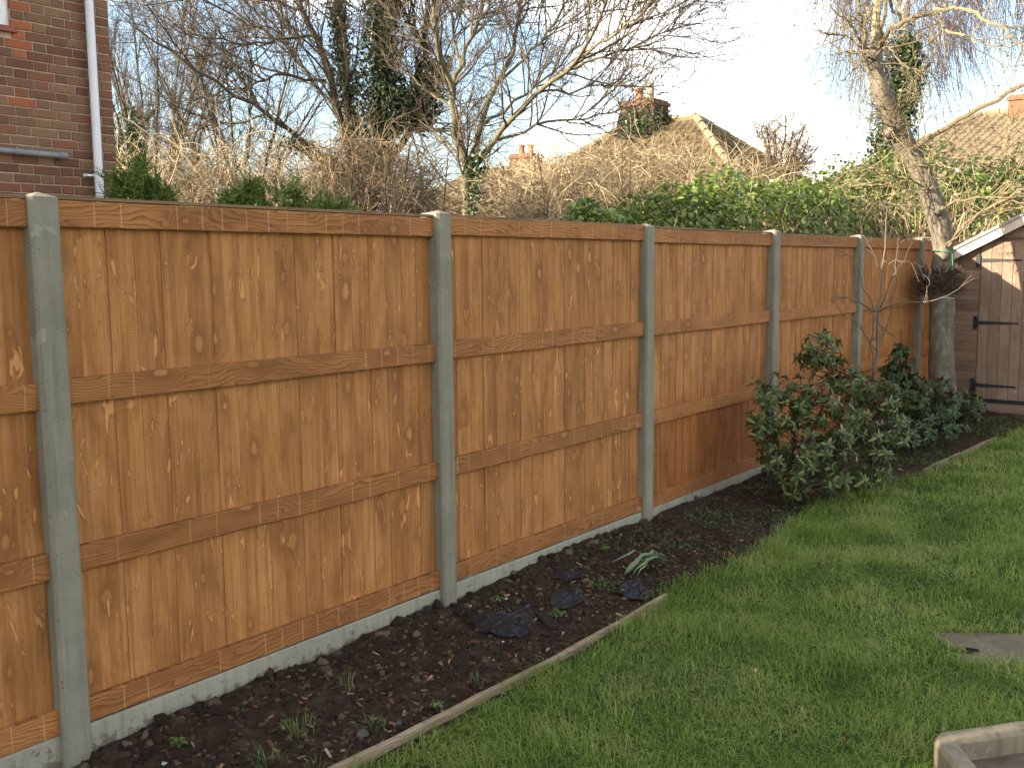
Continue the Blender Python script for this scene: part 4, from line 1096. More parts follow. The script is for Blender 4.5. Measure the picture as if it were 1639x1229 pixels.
# a dark bundle of dead growth tied round the trunk
g = Geo(); n = 520
a = rng.uniform(0, 2 * PI, n); c0 = np.array([(0.269,11.022,1.495)][0]) - org
st = c0 + np.stack([np.cos(a) * .125, np.sin(a) * .125, rng.uniform(-.13, .10, n)], -1)
dd = np.stack([np.cos(a), np.sin(a), rng.normal(.25, .5, n)], -1)
P5, R5 = grow(rng, st, dd, rng.uniform(.06, .20, n), 5, np.full(n, .007), np.full(n, .003), .35, (0, 0, .1)); g.tubes(P5, R5, 4)
tag(link('dead_growth', g.mesh('dead_growth', [M['shrub_stem']]), t), 'dark brown tangle of dead shoots ringing the trunk')
g = Geo()
ang = np.linspace(0, 2 * PI, 20)
cc = np.array([(0.289,11.087,1.819)][0]) - org
g.tubes([np.stack([np.cos(ang) * .115 + cc[0], np.sin(ang) * .115 + cc[1], cc[2] + .012 * np.sin(ang * 2)], -1)], [np.full(20, .006)], 6)
dn = np.array([(0.385,11.031,1.798),(0.406,10.998,1.638),(0.410,10.980,1.496)]) - org
g.tubes([resample(dn, 6)], [np.full(6, .005)], 6)
link('twine', g.mesh('twine', [M['twine']]), t)

# ------------------------------------------------------------------ bare sapling
rng = np.random.default_rng(38)
t = thing('sapling', 'thin bare grey sapling with bent branches behind the rhododendron', 'sapling', (0.460,8.494,0.0), 0)
SP = [([(0.468,8.492,0.230),(0.437,8.539,0.705),(0.436,8.578,0.969),(0.441,8.629,1.286),(0.433,8.670,1.603),(0.431,8.701,1.814),(0.432,8.757,2.183)], .024, .006),
      ([(0.442,8.551,0.758),(0.436,8.451,0.978),(0.472,8.384,1.193),(0.479,8.412,1.348)], .012, .009), ([(0.457,8.514,1.291),(0.379,8.214,1.404),(0.312,8.039,1.440),(0.271,7.876,1.424)], .011, .004),
      ([(0.432,8.495,1.291),(0.363,8.360,1.607),(0.323,8.224,1.762),(0.267,8.061,1.827),(0.138,7.963,1.844)], .009, .003), ([(0.457,8.514,1.291),(0.572,8.487,1.362),(0.744,8.498,1.385),(0.895,8.486,1.372),(1.056,8.497,1.454),(1.165,8.605,1.602)], .010, .004),
      ([(0.855,8.455,1.373),(0.870,8.487,1.503),(0.876,8.514,1.654)], .006, .003), ([(0.441,8.629,1.286),(0.512,8.732,1.602),(0.585,8.814,1.759),(0.640,8.876,1.891)], .009, .003),
      ([(0.442,8.499,1.265),(0.531,8.426,1.167),(0.620,8.361,1.122),(0.654,8.383,1.096)], .007, .003), ([(0.433,8.670,1.603),(0.386,8.537,1.814),(0.313,8.504,1.971)], .007, .003),
      ([(0.426,8.680,1.708),(0.578,8.674,1.723),(0.683,8.751,1.685),(0.730,8.785,1.663)], .007, .003), ([(0.428,8.571,0.969),(0.344,8.410,1.188),(0.279,8.244,1.273),(0.217,8.207,1.351)], .008, .003),
      ([(0.436,8.578,0.969),(0.468,8.757,1.147),(0.496,8.831,1.494),(0.493,8.893,1.921)], .010, .004)]
org = np.array(t.location); P, R = limbs_np(SP, 12, rng, .008); R = R * .68; g = Geo(); g.tubes(P - org, R, 6)
s, d, r, _ = spawn(rng, P, R, 3, .3, 1, (.8, .3), .1); P2, R2 = grow(rng, s, d, rng.uniform(.05, .2, len(s)), 4, np.minimum(r * .7, .004), np.full(len(s), .0018), .2); g.tubes(P2 - org, R2, 4)
link('stems', g.mesh('stems', [M['grey_twig']], True), t)

# ------------------------------------------------------------------ hedges
rng = np.random.default_rng(40)
def dry_hedge(name, label, line, tops, count, thick, mat, rng, leafy=0, base_z=0.0, cat='hedge', dens_low=0.35, backing=None):
    """tangle of stems along `line` (N,3) whose height is given by the z of the line points"""
    L = np.asarray(line, float)
    t = thing(name, label, cat, (L[:, 0].mean(), L[:, 1].mean(), 0)); org = np.array(t.location)
    s = rng.uniform(0, len(L) - 1.001, count); i = s.astype(int); fr = (s - i)[:, None]
    c = L[i] * (1 - fr) + L[i + 1] * fr
    dirl = norm(L[i + 1] - L[i]); dirl[:, 2] = 0; dirl = norm(dirl); side = np.stack([-dirl[:, 1], dirl[:, 0], np.zeros(count)], -1)
    top = c[:, 2] + .35 * fbm(s * 5.0, s * 0 + 3.3, 3)
    u = rng.uniform(0, 1, count) ** .8
    z = base_z + (top - base_z) * (1 - u * (1 - dens_low))
    bulge = np.sqrt(np.clip(1 - ((z - base_z) / np.maximum(top - base_z, .1)) ** 3, 0.12, 1))
    off = rng.uniform(-1, 1, count) * thick * bulge
    p = np.stack([c[:, 0], c[:, 1], z], -1) + side * off[:, None] - org
    d = rng.normal(0, 1, (count, 3)); d[:, 2] = d[:, 2] * .75 + .25
    d += side * np.sign(off)[:, None] * .3
    P, R = grow(rng, p, d, rng.uniform(.25, .85, count), 7, rng.uniform(.003, .0065, count), np.full(count, .002), .28, (0, 0, -.07))
    g = Geo(); g.tubes(P, R, 3)
    k = count // 22                                             # longer arching and upright canes
    P2, R2 = grow(rng, p[:k] + np.array([0, 0, -.4]), np.stack([rng.normal(0, .3, k), rng.normal(0, .3, k), np.ones(k)], -1), rng.uniform(.7, 1.6, k), 11, rng.uniform(.006, .010, k), np.full(k, .003), .16, (0, 0, -.10)); g.tubes(P2, R2, 4)
    link('stems', g.mesh('stems', [M[mat]]), t)
    # older wood deep inside
    k = count // 14; j = rng.integers(0, count, k)
    P3, R3 = grow(rng, np.stack([p[j, 0], p[j, 1], np.full(k, base_z)], -1) * np.array([1, 1, 1]), np.stack([rng.normal(0, .2, k), rng.normal(0, .2, k), np.ones(k)], -1), (p[j, 2] - base_z) * rng.uniform(.7, 1.05, k), 6, np.full(k, .016), np.full(k, .007), .1, (0, 0, .05))
    g = Geo(); g.tubes(P3, R3, 5); link('old_wood', g.mesh('old_wood', [M['shrub_stem']]), t)
    if leafy:
        j = rng.integers(0, count, leafy)
        v, f = leaves(rng, p[j] + rng.normal(0, .05, (leafy, 3)), rng.normal(0, 1, (leafy, 3)), rng.uniform(.03, .06, leafy), .7); g2 = Geo(); g2.add(v, f)
        link('dead_leaves', g2.mesh('dead_leaves', [M['dry_stem']]), t)
    return t
dry_hedge('dry_hedge', 'tan twiggy hedge between the brick house and the ivied tree', [(-8.614,6.896,3.003),(-8.341,7.118,3.054),(-8.070,7.346,3.152),(-7.767,7.594,3.218),(-7.516,7.779,3.138),(-7.206,8.017,3.103),(-6.895,8.254,3.053),(-6.586,8.494,3.034)], None, 4600, .8, 'dry_stem', rng)
dry_hedge('dry_hedge', 'brown mound of tangled stems below the ivied tree stems', [(-6.390,8.211,2.684),(-6.269,8.374,3.137),(-6.096,8.526,3.249),(-5.824,8.736,3.223),(-5.523,8.970,3.204),(-5.340,9.080,2.975),(-5.248,9.106,2.671)], None, 5500, .8, 'brown_stem', rng)
dry_hedge('dry_hedge', 'low brown reedy hedge around the pale tree trunk', [(-7.525,11.546,2.690),(-7.223,11.790,2.735),(-6.925,12.040,2.847),(-6.631,12.297,3.017),(-6.336,12.550,3.158),(-6.038,12.802,3.279)], None, 4200, .7, 'brown_stem', rng, leafy=300)
dry_hedge('dry_hedge', 'pale dry bramble hedge in front of the hipped roof', [(-5.163,10.464,2.740),(-4.855,10.745,2.999),(-4.668,10.911,3.128),(-4.286,11.228,3.238),(-3.950,11.621,3.245),(-3.554,11.925,3.199),(-3.224,12.177,3.154),(-2.934,12.516,3.044),(-2.599,12.766,2.957),(-2.260,13.012,2.820)], None, 9500, .9, 'dry_stem', rng, leafy=300)
dry_hedge('dry_hedge', 'thin dry stems arching over the green ivy hedge beside the birch', [(-1.719,12.935,2.887),(-1.536,13.099,3.022),(-1.284,13.306,3.084),(-0.958,13.548,2.983),(-0.637,13.798,2.980),(-0.255,14.103,3.007),(0.195,14.451,2.970)], None, 420, .5, 'dry_stem', rng)

def ivy_hedge(name, label, line, count, thick, mat, size, stems, rng, stem_mat='brown_stem', low=.4):
    L = np.asarray(line, float)
    t = thing(name, label, 'hedge', (L[:, 0].mean(), L[:, 1].mean(), 0)); org = np.array(t.location)
    # solid shadowy core of stems so the sky does not show through
    s = rng.uniform(0, len(L) - 1.001, count); i = s.astype(int); fr = (s - i)[:, None]
    c = L[i] * (1 - fr) + L[i + 1] * fr
    dirl = L[i + 1] - L[i]; dirl[:, 2] = 0; dirl = norm(dirl); side = np.stack([-dirl[:, 1], dirl[:, 0], np.zeros(count)], -1)
    ph = rng.uniform(-1.25, PI + 1.25, count)
    lump = 1 + .85 * fbm(c[:, 0] * 2.2 + np.cos(ph), c[:, 1] * 2.2 + np.sin(ph), 3)
    rad = rng.uniform(.72, 1.06, count) * lump
    top = c[:, 2]
    zc = top * .62; hz = top * .38
    p = np.stack([c[:, 0], c[:, 1], zc + np.sin(ph) * hz * rad], -1) + side * (np.cos(ph) * thick * rad)[:, None]
    nr = side * np.cos(ph)[:, None] + np.array([0, 0, 1.0]) * np.sin(ph)[:, None] + rng.normal(0, .55, (count, 3)); nr[:, 2] += .2
    g = Geo(); v, f = leaves(rng, p - org, nr, rng.uniform(*size, count), .85, .6); g.add(v, f)
    tag(link('ivy', g.mesh('ivy', [M[mat]]), t))
    k = stems; j = rng.integers(0, count, k)
    g = Geo(); q = p[j] - org; q = q * np.array([1, 1, .8])
    P, R = grow(rng, q, nr[j] + np.array([0, 0, .6]), rng.uniform(.3, .9, k), 6, np.full(k, .006), np.full(k, .0025), .25, (0, 0, -.02)); g.tubes(P, R, 3)
    k = 600; j = rng.integers(0, count, k)
    P, R = grow(rng, np.stack([p[j, 0] - org[0], p[j, 1] - org[1], np.zeros(k)], -1) * np.array([1, 1, 1]) , np.stack([rng.normal(0, .15, k), rng.normal(0, .15, k), np.ones(k)], -1), p[j, 2] * .85, 6, np.full(k, .02), np.full(k, .008), .08, (0, 0, .08)); g.tubes(P, R, 4)
    link('stems', g.mesh('stems', [M[stem_mat]]), t)
    return t
rng = np.random.default_rng(41)
ivy_hedge('ivy_hedge', 'glossy green ivy hedge running just behind the far half of the fence', [(-1.750,7.341,2.102),(-1.750,7.641,2.178),(-1.750,8.065,2.222),(-1.750,8.640,2.322),(-1.750,9.273,2.400),(-1.750,9.683,2.498),(-1.750,10.748,2.625),(-1.750,11.802,2.724),(-1.750,12.598,2.733),(-1.750,13.466,2.917),(-1.750,14.963,3.087),(-1.750,17.073,3.295)], 27000, .55, 'ivy', (.045, .085), 420, rng)
ivy_hedge('ivy_hedge', 'yellow green ivy hedge behind the shed roof and leaning trunk', [(-1.413,13.954,2.961),(-0.950,14.330,3.040),(-0.482,14.699,3.051),(-0.084,15.019,3.097),(0.450,15.443,3.125),(1.254,16.073,3.115)], 11000, .6, 'ivy', (.05, .085), 800, rng, 'dry_stem')

def conifer(label, tips, rng, count, mat='conifer'):
    c = np.array(tips, float)
    t = thing('conifer', label, 'conifer', (c[:, 0].mean(), c[:, 1].mean(), 0)); org = np.array(t.location)
    g = Geo(); gt = Geo()
    for (x, y, z, w_) in tips:
        n = count
        h = rng.uniform(0, 1, n) ** .7; a = rng.uniform(0, 2 * PI, n)
        rad = w_ * (1 - h) ** .75 * rng.uniform(.35, 1.05, n) * (1 + .35 * np.sin(a * 3 + h * 9 + x * 7)) * .9 + .01
        zz = z - .95 * (1 - h)
        p = np.stack([x + np.cos(a) * rad, y + np.sin(a) * rad, zz], -1) - org
        al = np.stack([np.cos(a) * .8, np.sin(a) * .8, .55 + .6 * h], -1)
        # feathery sprays: a little axis with leaflets on both sides
        ax = norm(al + rng.normal(0, .6, al.shape)); sdv = norm(np.cross(ax, rng.normal(0, 1, ax.shape))); nv = np.cross(ax, sdv); ln = rng.uniform(.10, .30, n)
        m_ = 26; u = np.tile(np.linspace(.05, 1, m_), n); rep = np.repeat(np.arange(n), m_); sg = np.where(np.tile(np.arange(m_), n) % 2, 1.0, -1.0)
        q = p[rep] + ax[rep] * (ln[rep] * u)[:, None] + sdv[rep] * (sg * (1.1 - u) * .035)[:, None] + nv[rep] * (-.03 * u ** 2)[:, None]
        v, f = leaves(rng, q, nv[rep] + rng.normal(0, .35, q.shape), (1.15 - u) * .06 * rng.uniform(.7, 1.3, len(u)) + .012, .30, 0, ax[rep] + sdv[rep] * sg[:, None]); g.add(v, f)
        gt.tubes([[(x - org[0], y - org[1], 0), (x - org[0], y - org[1], z * .5), (x - org[0], y - org[1], z - .05)]], [[.03, .02, .004]], 6)
    link('crown', g.mesh('crown', [M[mat]]), t); link('trunk', gt.mesh('trunk', [M['shrub_stem']]), t)
rng = np.random.default_rng(42)
def tips(l, w_): return [(p[0], p[1], p[2], w_) for p in l]
conifer('dark green conifer top beside the white downpipe', tips([(-4.249,4.478,2.441),(-4.238,4.633,2.560),(-4.003,4.417,2.451),(-4.074,4.611,2.409),(-4.000,4.662,2.359),(-4.014,4.770,2.305)], .13), rng, 42)
conifer('low green conifer peeping over the fence left of centre', tips([(-3.746,5.105,2.278),(-3.739,5.244,2.315),(-3.675,5.305,2.386),(-3.582,5.372,2.344),(-3.467,5.461,2.332),(-3.470,5.581,2.297),(-3.345,5.676,2.275),(-3.239,5.753,2.232),(-3.141,5.824,2.199)], .11), rng, 42)

# ------------------------------------------------------------------ shed
SY = 12.2
shed = thing('shed', 'brown timber shed with strap hinges at the end of the fence', 'shed', (0.1, SY, 0))
SLOPE = 0.52; ZL = 1.80; XP = 1.35                              # eaves height at the left wall, ridge offset
def roof_z(x): return ZL + SLOPE * (x if x < XP else 2 * XP - x)
DX0, DX1 = 0.30, 1.45                                           # the door
def clad_board(x0, x1, z0, z1):
    g = Geo(); h = z1 - z0
    pr = [(0.0, z0 + 0.004), (-0.016, z0 + 0.002), (-0.018, z0 + h * .8), (-0.010, z0 + h * .86), (-0.010, z1), (0.02, z1), (0.02, z0 + 0.004)]
    xs_ = (x0, x1); k = len(pr)
    v = [(x, y, z) for x in xs_ for y, z in pr]
    g.add(v, [(a, (a + 1) % k, k + (a + 1) % k, k + a) for a in range(k)])
    g.f.append((np.array([list(range(k))]), 0)); g.f.append((np.array([list(range(k, 2 * k))[::-1]]), 0))
    # board lies along x: material wants its length in y, so build it turned and rotate the object
    return g
def swap(g, name, mat):
    v = np.concatenate(g.v); v2 = np.stack([v[:, 1], -v[:, 0], v[:, 2]], -1)      # +90deg about z undone by the object's rotation
    me = mesh_np(name, v2, g.f, [mat]); return me
def cboard(x0, x1, z0, z1, y=0.0):
    me = swap(clad_board(x0, x1, z0, z1), 'cladding_board', M['shed_board'])
    o = link('cladding_board', me, shed, (0, y, 0), (0, 0, PI / 2)); return o
z = 0.12
while z < roof_z(XP) - .05:
    z1 = min(z + 0.115, roof_z(XP))
    xl = 0.0 if z1 < ZL else (z1 - ZL) / SLOPE + 0.005
    if z < 1.93:
        if xl < DX0 - .02: cboard(max(0, xl), DX0 - .004, z, z1)
        cboard(DX1 + .004, 2 * XP - max(0, xl), z, z1)
    else:
        cboard(xl, 2 * XP - xl, z, z1)
    z = z1
g = Geo(); g.box(0.03, 2 * XP - .03, 0.03, 2.3, 0.1, ZL - .03); g.add([(0.03, 0.03, ZL - .03), (2 * XP - .03, 0.03, ZL - .03), (XP, 0.03, roof_z(XP) - .05), (0.03, 2.3, ZL - .03), (2 * XP - .03, 2.3, ZL - .03), (XP, 2.3, roof_z(XP) - .05)], [(0, 2, 5, 3), (1, 4, 5, 2)], [(0, 1, 2), (3, 5, 4)])
link('wall', g.mesh('wall', [M['shed_board']]), shed)
door = link('door', None, shed, (0, 0, 0))
x = DX0; i = 0
while x < DX1 - .02:
    x1 = min(x + 0.112, DX1)
    topz = min(1.93, roof_z(x) + .02)
    g = Geo(); c = .004
    hw = (x1 - x) / 2 - .0012
    v = [(-.022, -hw + c), (-.018, -hw), (.0, -hw), (.0, hw), (-.018, hw), (-.022, hw - c)]
    # in the object the board's width is local y; the object is turned so local -y looks along +x
    ring = [(a, b, zz) for zz in (0.0, 1.76) for a, b in v]
    g.add(ring, [(a, (a + 1) % 6, 6 + (a + 1) % 6, 6 + a) for a in range(6)], [(0, 1, 2), (0, 2, 3), (0, 3, 4), (0, 4, 5), (6, 8, 7), (6, 9, 8), (6, 10, 9), (6, 11, 10)])
    link('door_board', g.mesh('door_board', [M['shed_door']]), door, ((x + x1) / 2, -0.004 + rs.uniform(-.001, .001), 0.16), (0, 0, PI / 2)); x = x1
def strap(z, ln=.42):
    g = Geo()
    g.add([(DX0 + .0, -.034, z - .022), (DX0 + ln, -.034, z - .008), (DX0 + ln, -.034, z + .008), (DX0 + .0, -.034, z + .022), (DX0, -.027, z - .022), (DX0 + ln, -.027, z - .008), (DX0 + ln, -.027, z + .008), (DX0, -.027, z + .022)],
          [(0, 1, 2, 3), (4, 7, 6, 5), (0, 4, 5, 1), (1, 5, 6, 2), (2, 6, 7, 3), (3, 7, 4, 0)])
    g.box(DX0 - .05, DX0 - .012, -.036, -.02, z - .075, z + .075)
    g.tubes([[(DX0 - .006, -.034, z - .05), (DX0 - .006, -.034, z + .05)]], [[.011, .011]], 8, cap=True)
    for kx in (.1, .22, .34): g.lathe([(.0, .006), (.008, .004), (.009, 0)], 8, (DX0 + kx, 0, 0))
    link('hinge', g.mesh('hinge', [M['iron']]), door)
for z in (0.31, 1.02, 1.72): strap(z)
# base, barge board and felted roof
g = Geo(); g.box(-.02, 2 * XP + .02, -.05, 2.35, 0.0, 0.11); link('base_plank', g.mesh('base_plank', [M['shed_board']]), shed)
g = Geo(); g.box(DX0 - .02, DX1 + .02, -.03, 0, .112, .150); link('threshold', g.mesh('threshold', [M['iron']]), shed)
for sgn in (0, 1):
    g = Geo()
    def X(x): return x if sgn == 0 else 2 * XP - x
    e = -.16
    q = [(X(e), ZL + SLOPE * e), (X(XP), ZL + SLOPE * XP)]
    for (y0, y1, dn, upz, nm, mt) in ((-.12, -.09, -.085, .02, 'barge_board', 'barge'), (-.14, 2.45, .021, .055, 'roof', 'felt')):
        gg = Geo(); v = [(q[0][0], y0, q[0][1] + dn), (q[1][0], y0, q[1][1] + dn), (q[1][0], y0, q[1][1] + upz), (q[0][0], y0, q[0][1] + upz)]
        v += [(a, y1, c_) for a, _, c_ in v]
        gg.add(v, [(0, 1, 2, 3), (4, 7, 6, 5), (0, 4, 5, 1), (1, 5, 6, 2), (2, 6, 7, 3), (3, 7, 4, 0)])
        link(nm, gg.mesh(nm, [M[mt]]), shed)

# ------------------------------------------------------------------ edging, slab, kerb
def edging(label, pts, w_=0.024, h=0.16, top=0.045):
    c = np.array(pts).mean(0)
    p = resample([(a - c[0], b - c[1], 0) for a, b in pts], 24); r = np.random.default_rng(int(c[1] * 10))
    v = []
    for i in range(24):
        t_ = p[min(i + 1, 23)] - p[max(i - 1, 0)]; n_ = np.array([t_[1], -t_[0], 0]) / np.linalg.norm(t_[:2])
        tz = top + .006 * fbm(np.array([i * .5]), np.array([c[1]]), 3)[0] * 3; e = r.normal(0, .0012)
        for a, zz in ((-.5, top - h), (.5, top - h), (.5, tz - .004), (.38, tz), (-.38, tz), (-.5, tz - .004)):
            q = p[i] + n_ * (w_ * a + e); v.append((q[0], q[1], zz))
    f = [(i * 6 + k, i * 6 + (k + 1) % 6, (i + 1) * 6 + (k + 1) % 6, (i + 1) * 6 + k) for i in range(23) for k in range(6)]
    me = mesh_np('edging_board', v, [f, [(0, 1, 2, 3, 4, 5)], [tuple(range(138, 144))[::-1]]], [M['edging']])
    return tag(link('edging_board', me, None, (c[0], c[1], 0)), label, 'edging board', 'timber edging of the bed')
edging('long weathered timber edging board between the soil bed and the near lawn', [(.755, .9), (.78, 2.0), (.815, 2.85), (.825, 3.4), (.82, 3.85), (.80, 4.35)])
edging('short far timber edging board leading towards the shed', [(.945, 8.35), (.97, 9.0), (1.05, 10.25)])

A_ = np.array([.83, .558]); B_ = np.array([.558, -.83])
def slab_xy(a, b): return np.array([2.01, 4.66]) + A_ * a + B_ * b
sl_c = slab_xy(.42, .17)
g = Geo()
na, nb = 22, 12
hole = (0.165, 0.21, .062, .026)
v = []; keepv = {}
aa = np.linspace(0, .95, na); bb = np.linspace(0, .36, nb)
for a in aa:
    for b in bb:
        q = slab_xy(a, b) - sl_c; v.append((q[0], q[1], .020 + .006 * float(fbm(np.array([a * 8]), np.array([b * 8]), 3)[0])))
f = [(i * nb + j, i * nb + j + 1, (i + 1) * nb + j + 1, (i + 1) * nb + j) for i in range(na - 1) for j in range(nb - 1)]
n0 = len(v); rim = [(i, 0) for i in range(na)] + [(na - 1, j) for j in range(1, nb)] + [(i, nb - 1) for i in range(na - 2, -1, -1)] + [(0, j) for j in range(nb - 2, 0, -1)]
top_i = [i * nb + j for i, j in rim]
v += [(v[k][0], v[k][1], -.05) for k in top_i]
f += [(top_i[k], top_i[(k + 1) % len(rim)], n0 + (k + 1) % len(rim), n0 + k) for k in range(len(rim))]
g.add(v, f)
slab = tag(link('drain_slab', g.mesh('drain_slab', [M['slab']]), None, (sl_c[0], sl_c[1], 0)), 'worn stone drain slab with a lifting hole set in the lawn', 'slab')
hq = np.array([2.185, 4.505]) - sl_c
g = Geo(); an = np.arange(14) * 2 * PI / 14
ring = np.stack([hq[0] + .068 * np.cos(an) * A_[0] + .028 * np.sin(an) * B_[0], hq[1] + .068 * np.cos(an) * A_[1] + .028 * np.sin(an) * B_[1]], -1)
g.add(np.concatenate([np.column_stack([ring, np.full(14, .0275)]), np.column_stack([(ring - hq) * .8 + hq, np.full(14, .0262)])]), [(k, (k + 1) % 14, 14 + (k + 1) % 14, 14 + k) for k in range(14)])
g.f.append((np.array([list(range(14, 28))]), 0))
hl = link('lifting_hole', g.mesh('lifting_hole', [M['hole_shade']]), slab)  # flat disc on the slab; the shade inside the hole is its colour
g = Geo(); g.tubes([[(hq[0] - .018 * B_[0], hq[1] - .024 * B_[1], .0285), (hq[0] + .024 * B_[0], hq[1] + .024 * B_[1], .0285)]], [[.005, .005]], 6, cap=True)
link('lifting_bar', g.mesh('lifting_bar', [M['kerb']]), hl)

# raised concrete edge of a sunk planter, bottom right
def kerb(label, pts, w_=.075, top=.095, bot=-.10):
    p = np.array(pts, float); L = 160
    d = np.concatenate([[0], np.cumsum(np.linalg.norm(np.diff(p, axis=0), axis=1))]); s = np.linspace(0, d[-1], L)
    q = np.stack([np.interp(s, d, p[:, i]) for i in range(2)], -1)
    c = q.mean(0); v = []
    for i in range(L):
        t_ = q[min(i + 1, L - 1)] - q[max(i - 1, 0)]; t_ = t_ / np.linalg.norm(t_); n_ = np.array([t_[1], -t_[0]])
        e = .004 * fbm(np.array([i * .7]), np.array([2.2]), 3)[0]
        for a, zz in ((-.5, bot), (.5, bot), (.5, top - .016), (.36, top + e), (-.36, top + e), (-.5, top - .016)):
            v.append((*(q[i] - c + n_ * w_ * a), zz))
    f = [(i * 6 + k, i * 6 + (k + 1) % 6, (i + 1) * 6 + (k + 1) % 6, (i + 1) * 6 + k) for i in range(L - 1) for k in range(6)]
    return tag(link('planter_edge', mesh_np('planter_edge', v, [f], [M['kerb']]), None, (c[0], c[1], 0)), label, 'planter edge')
kerb('pale concrete planter edge turning a corner at the lower right', [(3.068,2.483),(2.392,3.437),(2.384,3.461),(2.393,3.486),(3.345,4.733)])
g = Geo()
g.add(np.array([(2.374,3.462,0.015),(3.345,4.733,0.015),(4.039,3.754,0.015),(3.068,2.483,0.015)]), [(0, 1, 2, 3)])
tag(link('planter_soil', g.mesh('planter_soil', [M['planter']])), kind='structure')

# ------------------------------------------------------------------ lawn grass
rng = np.random.default_rng(50)
KPOLY = [(2.316,3.447),(3.360,4.814),(4.111,3.753),(3.079,2.402)]
def in_poly(x, y, poly):
    ins = np.zeros(len(x), bool); n = len(poly)
    for i in range(n):
        x0, y0 = poly[i]; x1, y1 = poly[(i + 1) % n]
        c = ((y0 > y) != (y1 > y)) & (x < (x1 - x0) * (y - y0) / (y1 - y0 + 1e-12) + x0); ins ^= c
    return ins
def lawn_pts(x0, x1, y0, y1, dens):
    n = int((x1 - x0) * (y1 - y0) * dens)
    x = rng.uniform(x0, x1, n); y = rng.uniform(y0, y1, n)
    k = x > edge_x(y) + rng.normal(.018, .018, n) + np.where((y > 4.2) & (y < 8.2), rng.normal(0, .03, n), .0)
    sa = (x - 2.01) * A_[0] + (y - 4.66) * A_[1]; sb_ = (x - 2.01) * B_[0] + (y - 4.66) * B_[1]
    k &= ~((sa > .025) & (sa < .96) & (sb_ > .02) & (sb_ < .335))
    k &= ~in_poly(x, y, KPOLY)
    k &= rng.random(n) < np.clip(.55 + 1.6 * fbm(x * 3.0 + 8, y * 3.0, 3) + .35, .25, 1)
    return x[k], y[k]
parts = []
for a in ((.6, 3.3, 1.4, 4.2, 10500), (.6, 3.3, 4.2, 6.6, 7500), (.6, 3.0, 6.6, 12.2, 4200), (3.3, 5.0, 1.0, 7.0, 2500), (.6, 3.3, .2, 1.4, 2500)):
    x, y = lawn_pts(*a); parts.append((x, y, np.full(len(x), {10500: 1.0, 7500: 1.15, 4200: 1.45}.get(a[4], 1.3))))
x = np.concatenate([p[0] for p in parts]); y = np.concatenate([p[1] for p in parts]); wd = np.concatenate([p[2] for p in parts])
n = len(x); print('blades', n)
hh = (.030 + .034 * rng.random(n) ** 1.5 + .11 * np.clip(fbm(x * 2.2, y * 2.2 + 30, 3) + .12, 0, 1)) * np.where(rng.random(n) < .06, 1.6, 1)
hh *= np.where((x < edge_x(y) + .10), 1.25, 1.0)
head = 2 * PI * vnoise(x * 1.6 + 50, y * 1.6) * 1.6 + rng.normal(0, 1.4, n)
lean = np.abs(rng.normal(.9, .55, n)) + 1.3 * np.clip(fbm(x * 2.5 + 3, y * 2.5 + 70, 2) + .15, 0, 1)
v, q, tri = blades(rng, np.stack([x, y, lawn_z(x, y) - .006], -1), hh, rng.uniform(.0018, .0036, n) * wd, lean, head)
me = mesh_np('grass', v, [q, tri], [M['grass']])
tag(link('grass', me), 'shaded green lawn grass of uneven length', 'grass', kind='stuff')

# clover and moss patches in the turf, and a few dead leaves on it
n = 60000
x = rng.uniform(.9, 3.1, n); y = rng.uniform(1.6, 9.0, n)
k = (x > edge_x(y) + .05) & (fbm(x * 2.1 + 40, y * 2.1 + 11, 3) > .10) & (under_slab(x, y) < .5) & ~in_poly(x, y, KPOLY)
x, y = x[k][:9000], y[k][:9000]; n = len(x)
nr = rng.normal(0, .45, (n, 3)); nr[:, 2] += 1
g = Geo(); vv, f = leaves(rng, np.stack([x, y, lawn_z(x, y) + rng.uniform(.015, .04, n)], -1), nr, rng.uniform(.008, .018, n), .9); g.add(vv, f)
tag(link('clover', g.mesh('clover', [M['weed']])), 'small round clover leaves in patches of the lawn', 'clover', kind='stuff')
n = 90
x = rng.uniform(.95, 3.0, n); y = rng.uniform(1.7, 7.0, n); k = (under_slab(x, y) < .5) & ~in_poly(x, y, KPOLY); x, y = x[k], y[k]; n = len(x)
nr = rng.normal(0, .4, (n, 3)); nr[:, 2] += 1
g = Geo(); vv, f = leaves(rng, np.stack([x, y, lawn_z(x, y) + .035], -1), nr, rng.uniform(.02, .04, n), .6); g.add(vv, f)
tag(link('fallen_leaves', g.mesh('fallen_leaves', [M['chip']])), 'few brown dead leaves caught in the lawn grass', 'leaves', kind='stuff')

# low weeds creeping over the far part of the bed
def weeds(n, region, hs, name, label, mat='weed'):
    x = rng.uniform(region[0], region[1], n); y = rng.uniform(region[2], region[3], n)
    k = (x < edge_x(y) + .05) & (rng.random(n) < np.clip(2.6 * fbm(x * 3.2 + 12, y * 2.2 + 2, 3) + .22, 0, 1)); x = x[k]; y = y[k]; n = len(x)
    pos = np.stack([x, y, soil_z(x, y) + rng.uniform(.004, hs, n)], -1)
    nr = rng.normal(0, .5, (n, 3)); nr[:, 2] += 1
    g = Geo(); vv, f = leaves(rng, pos, nr, rng.uniform(.012, .030, n), .6); g.add(vv, f)
    tag(link(name, g.mesh(name, [M[mat]])), label, 'weeds', kind='stuff')
weeds(26000, (.12, 1.05, 5.6, 11.8), .05, 'creeping_weeds', 'low dark green weeds creeping over the far soil')
weeds(2200, (.1, .8, 4.2, 5.4), .03, 'sparse_weeds', 'sparse little weeds dotted over the middle of the bed')

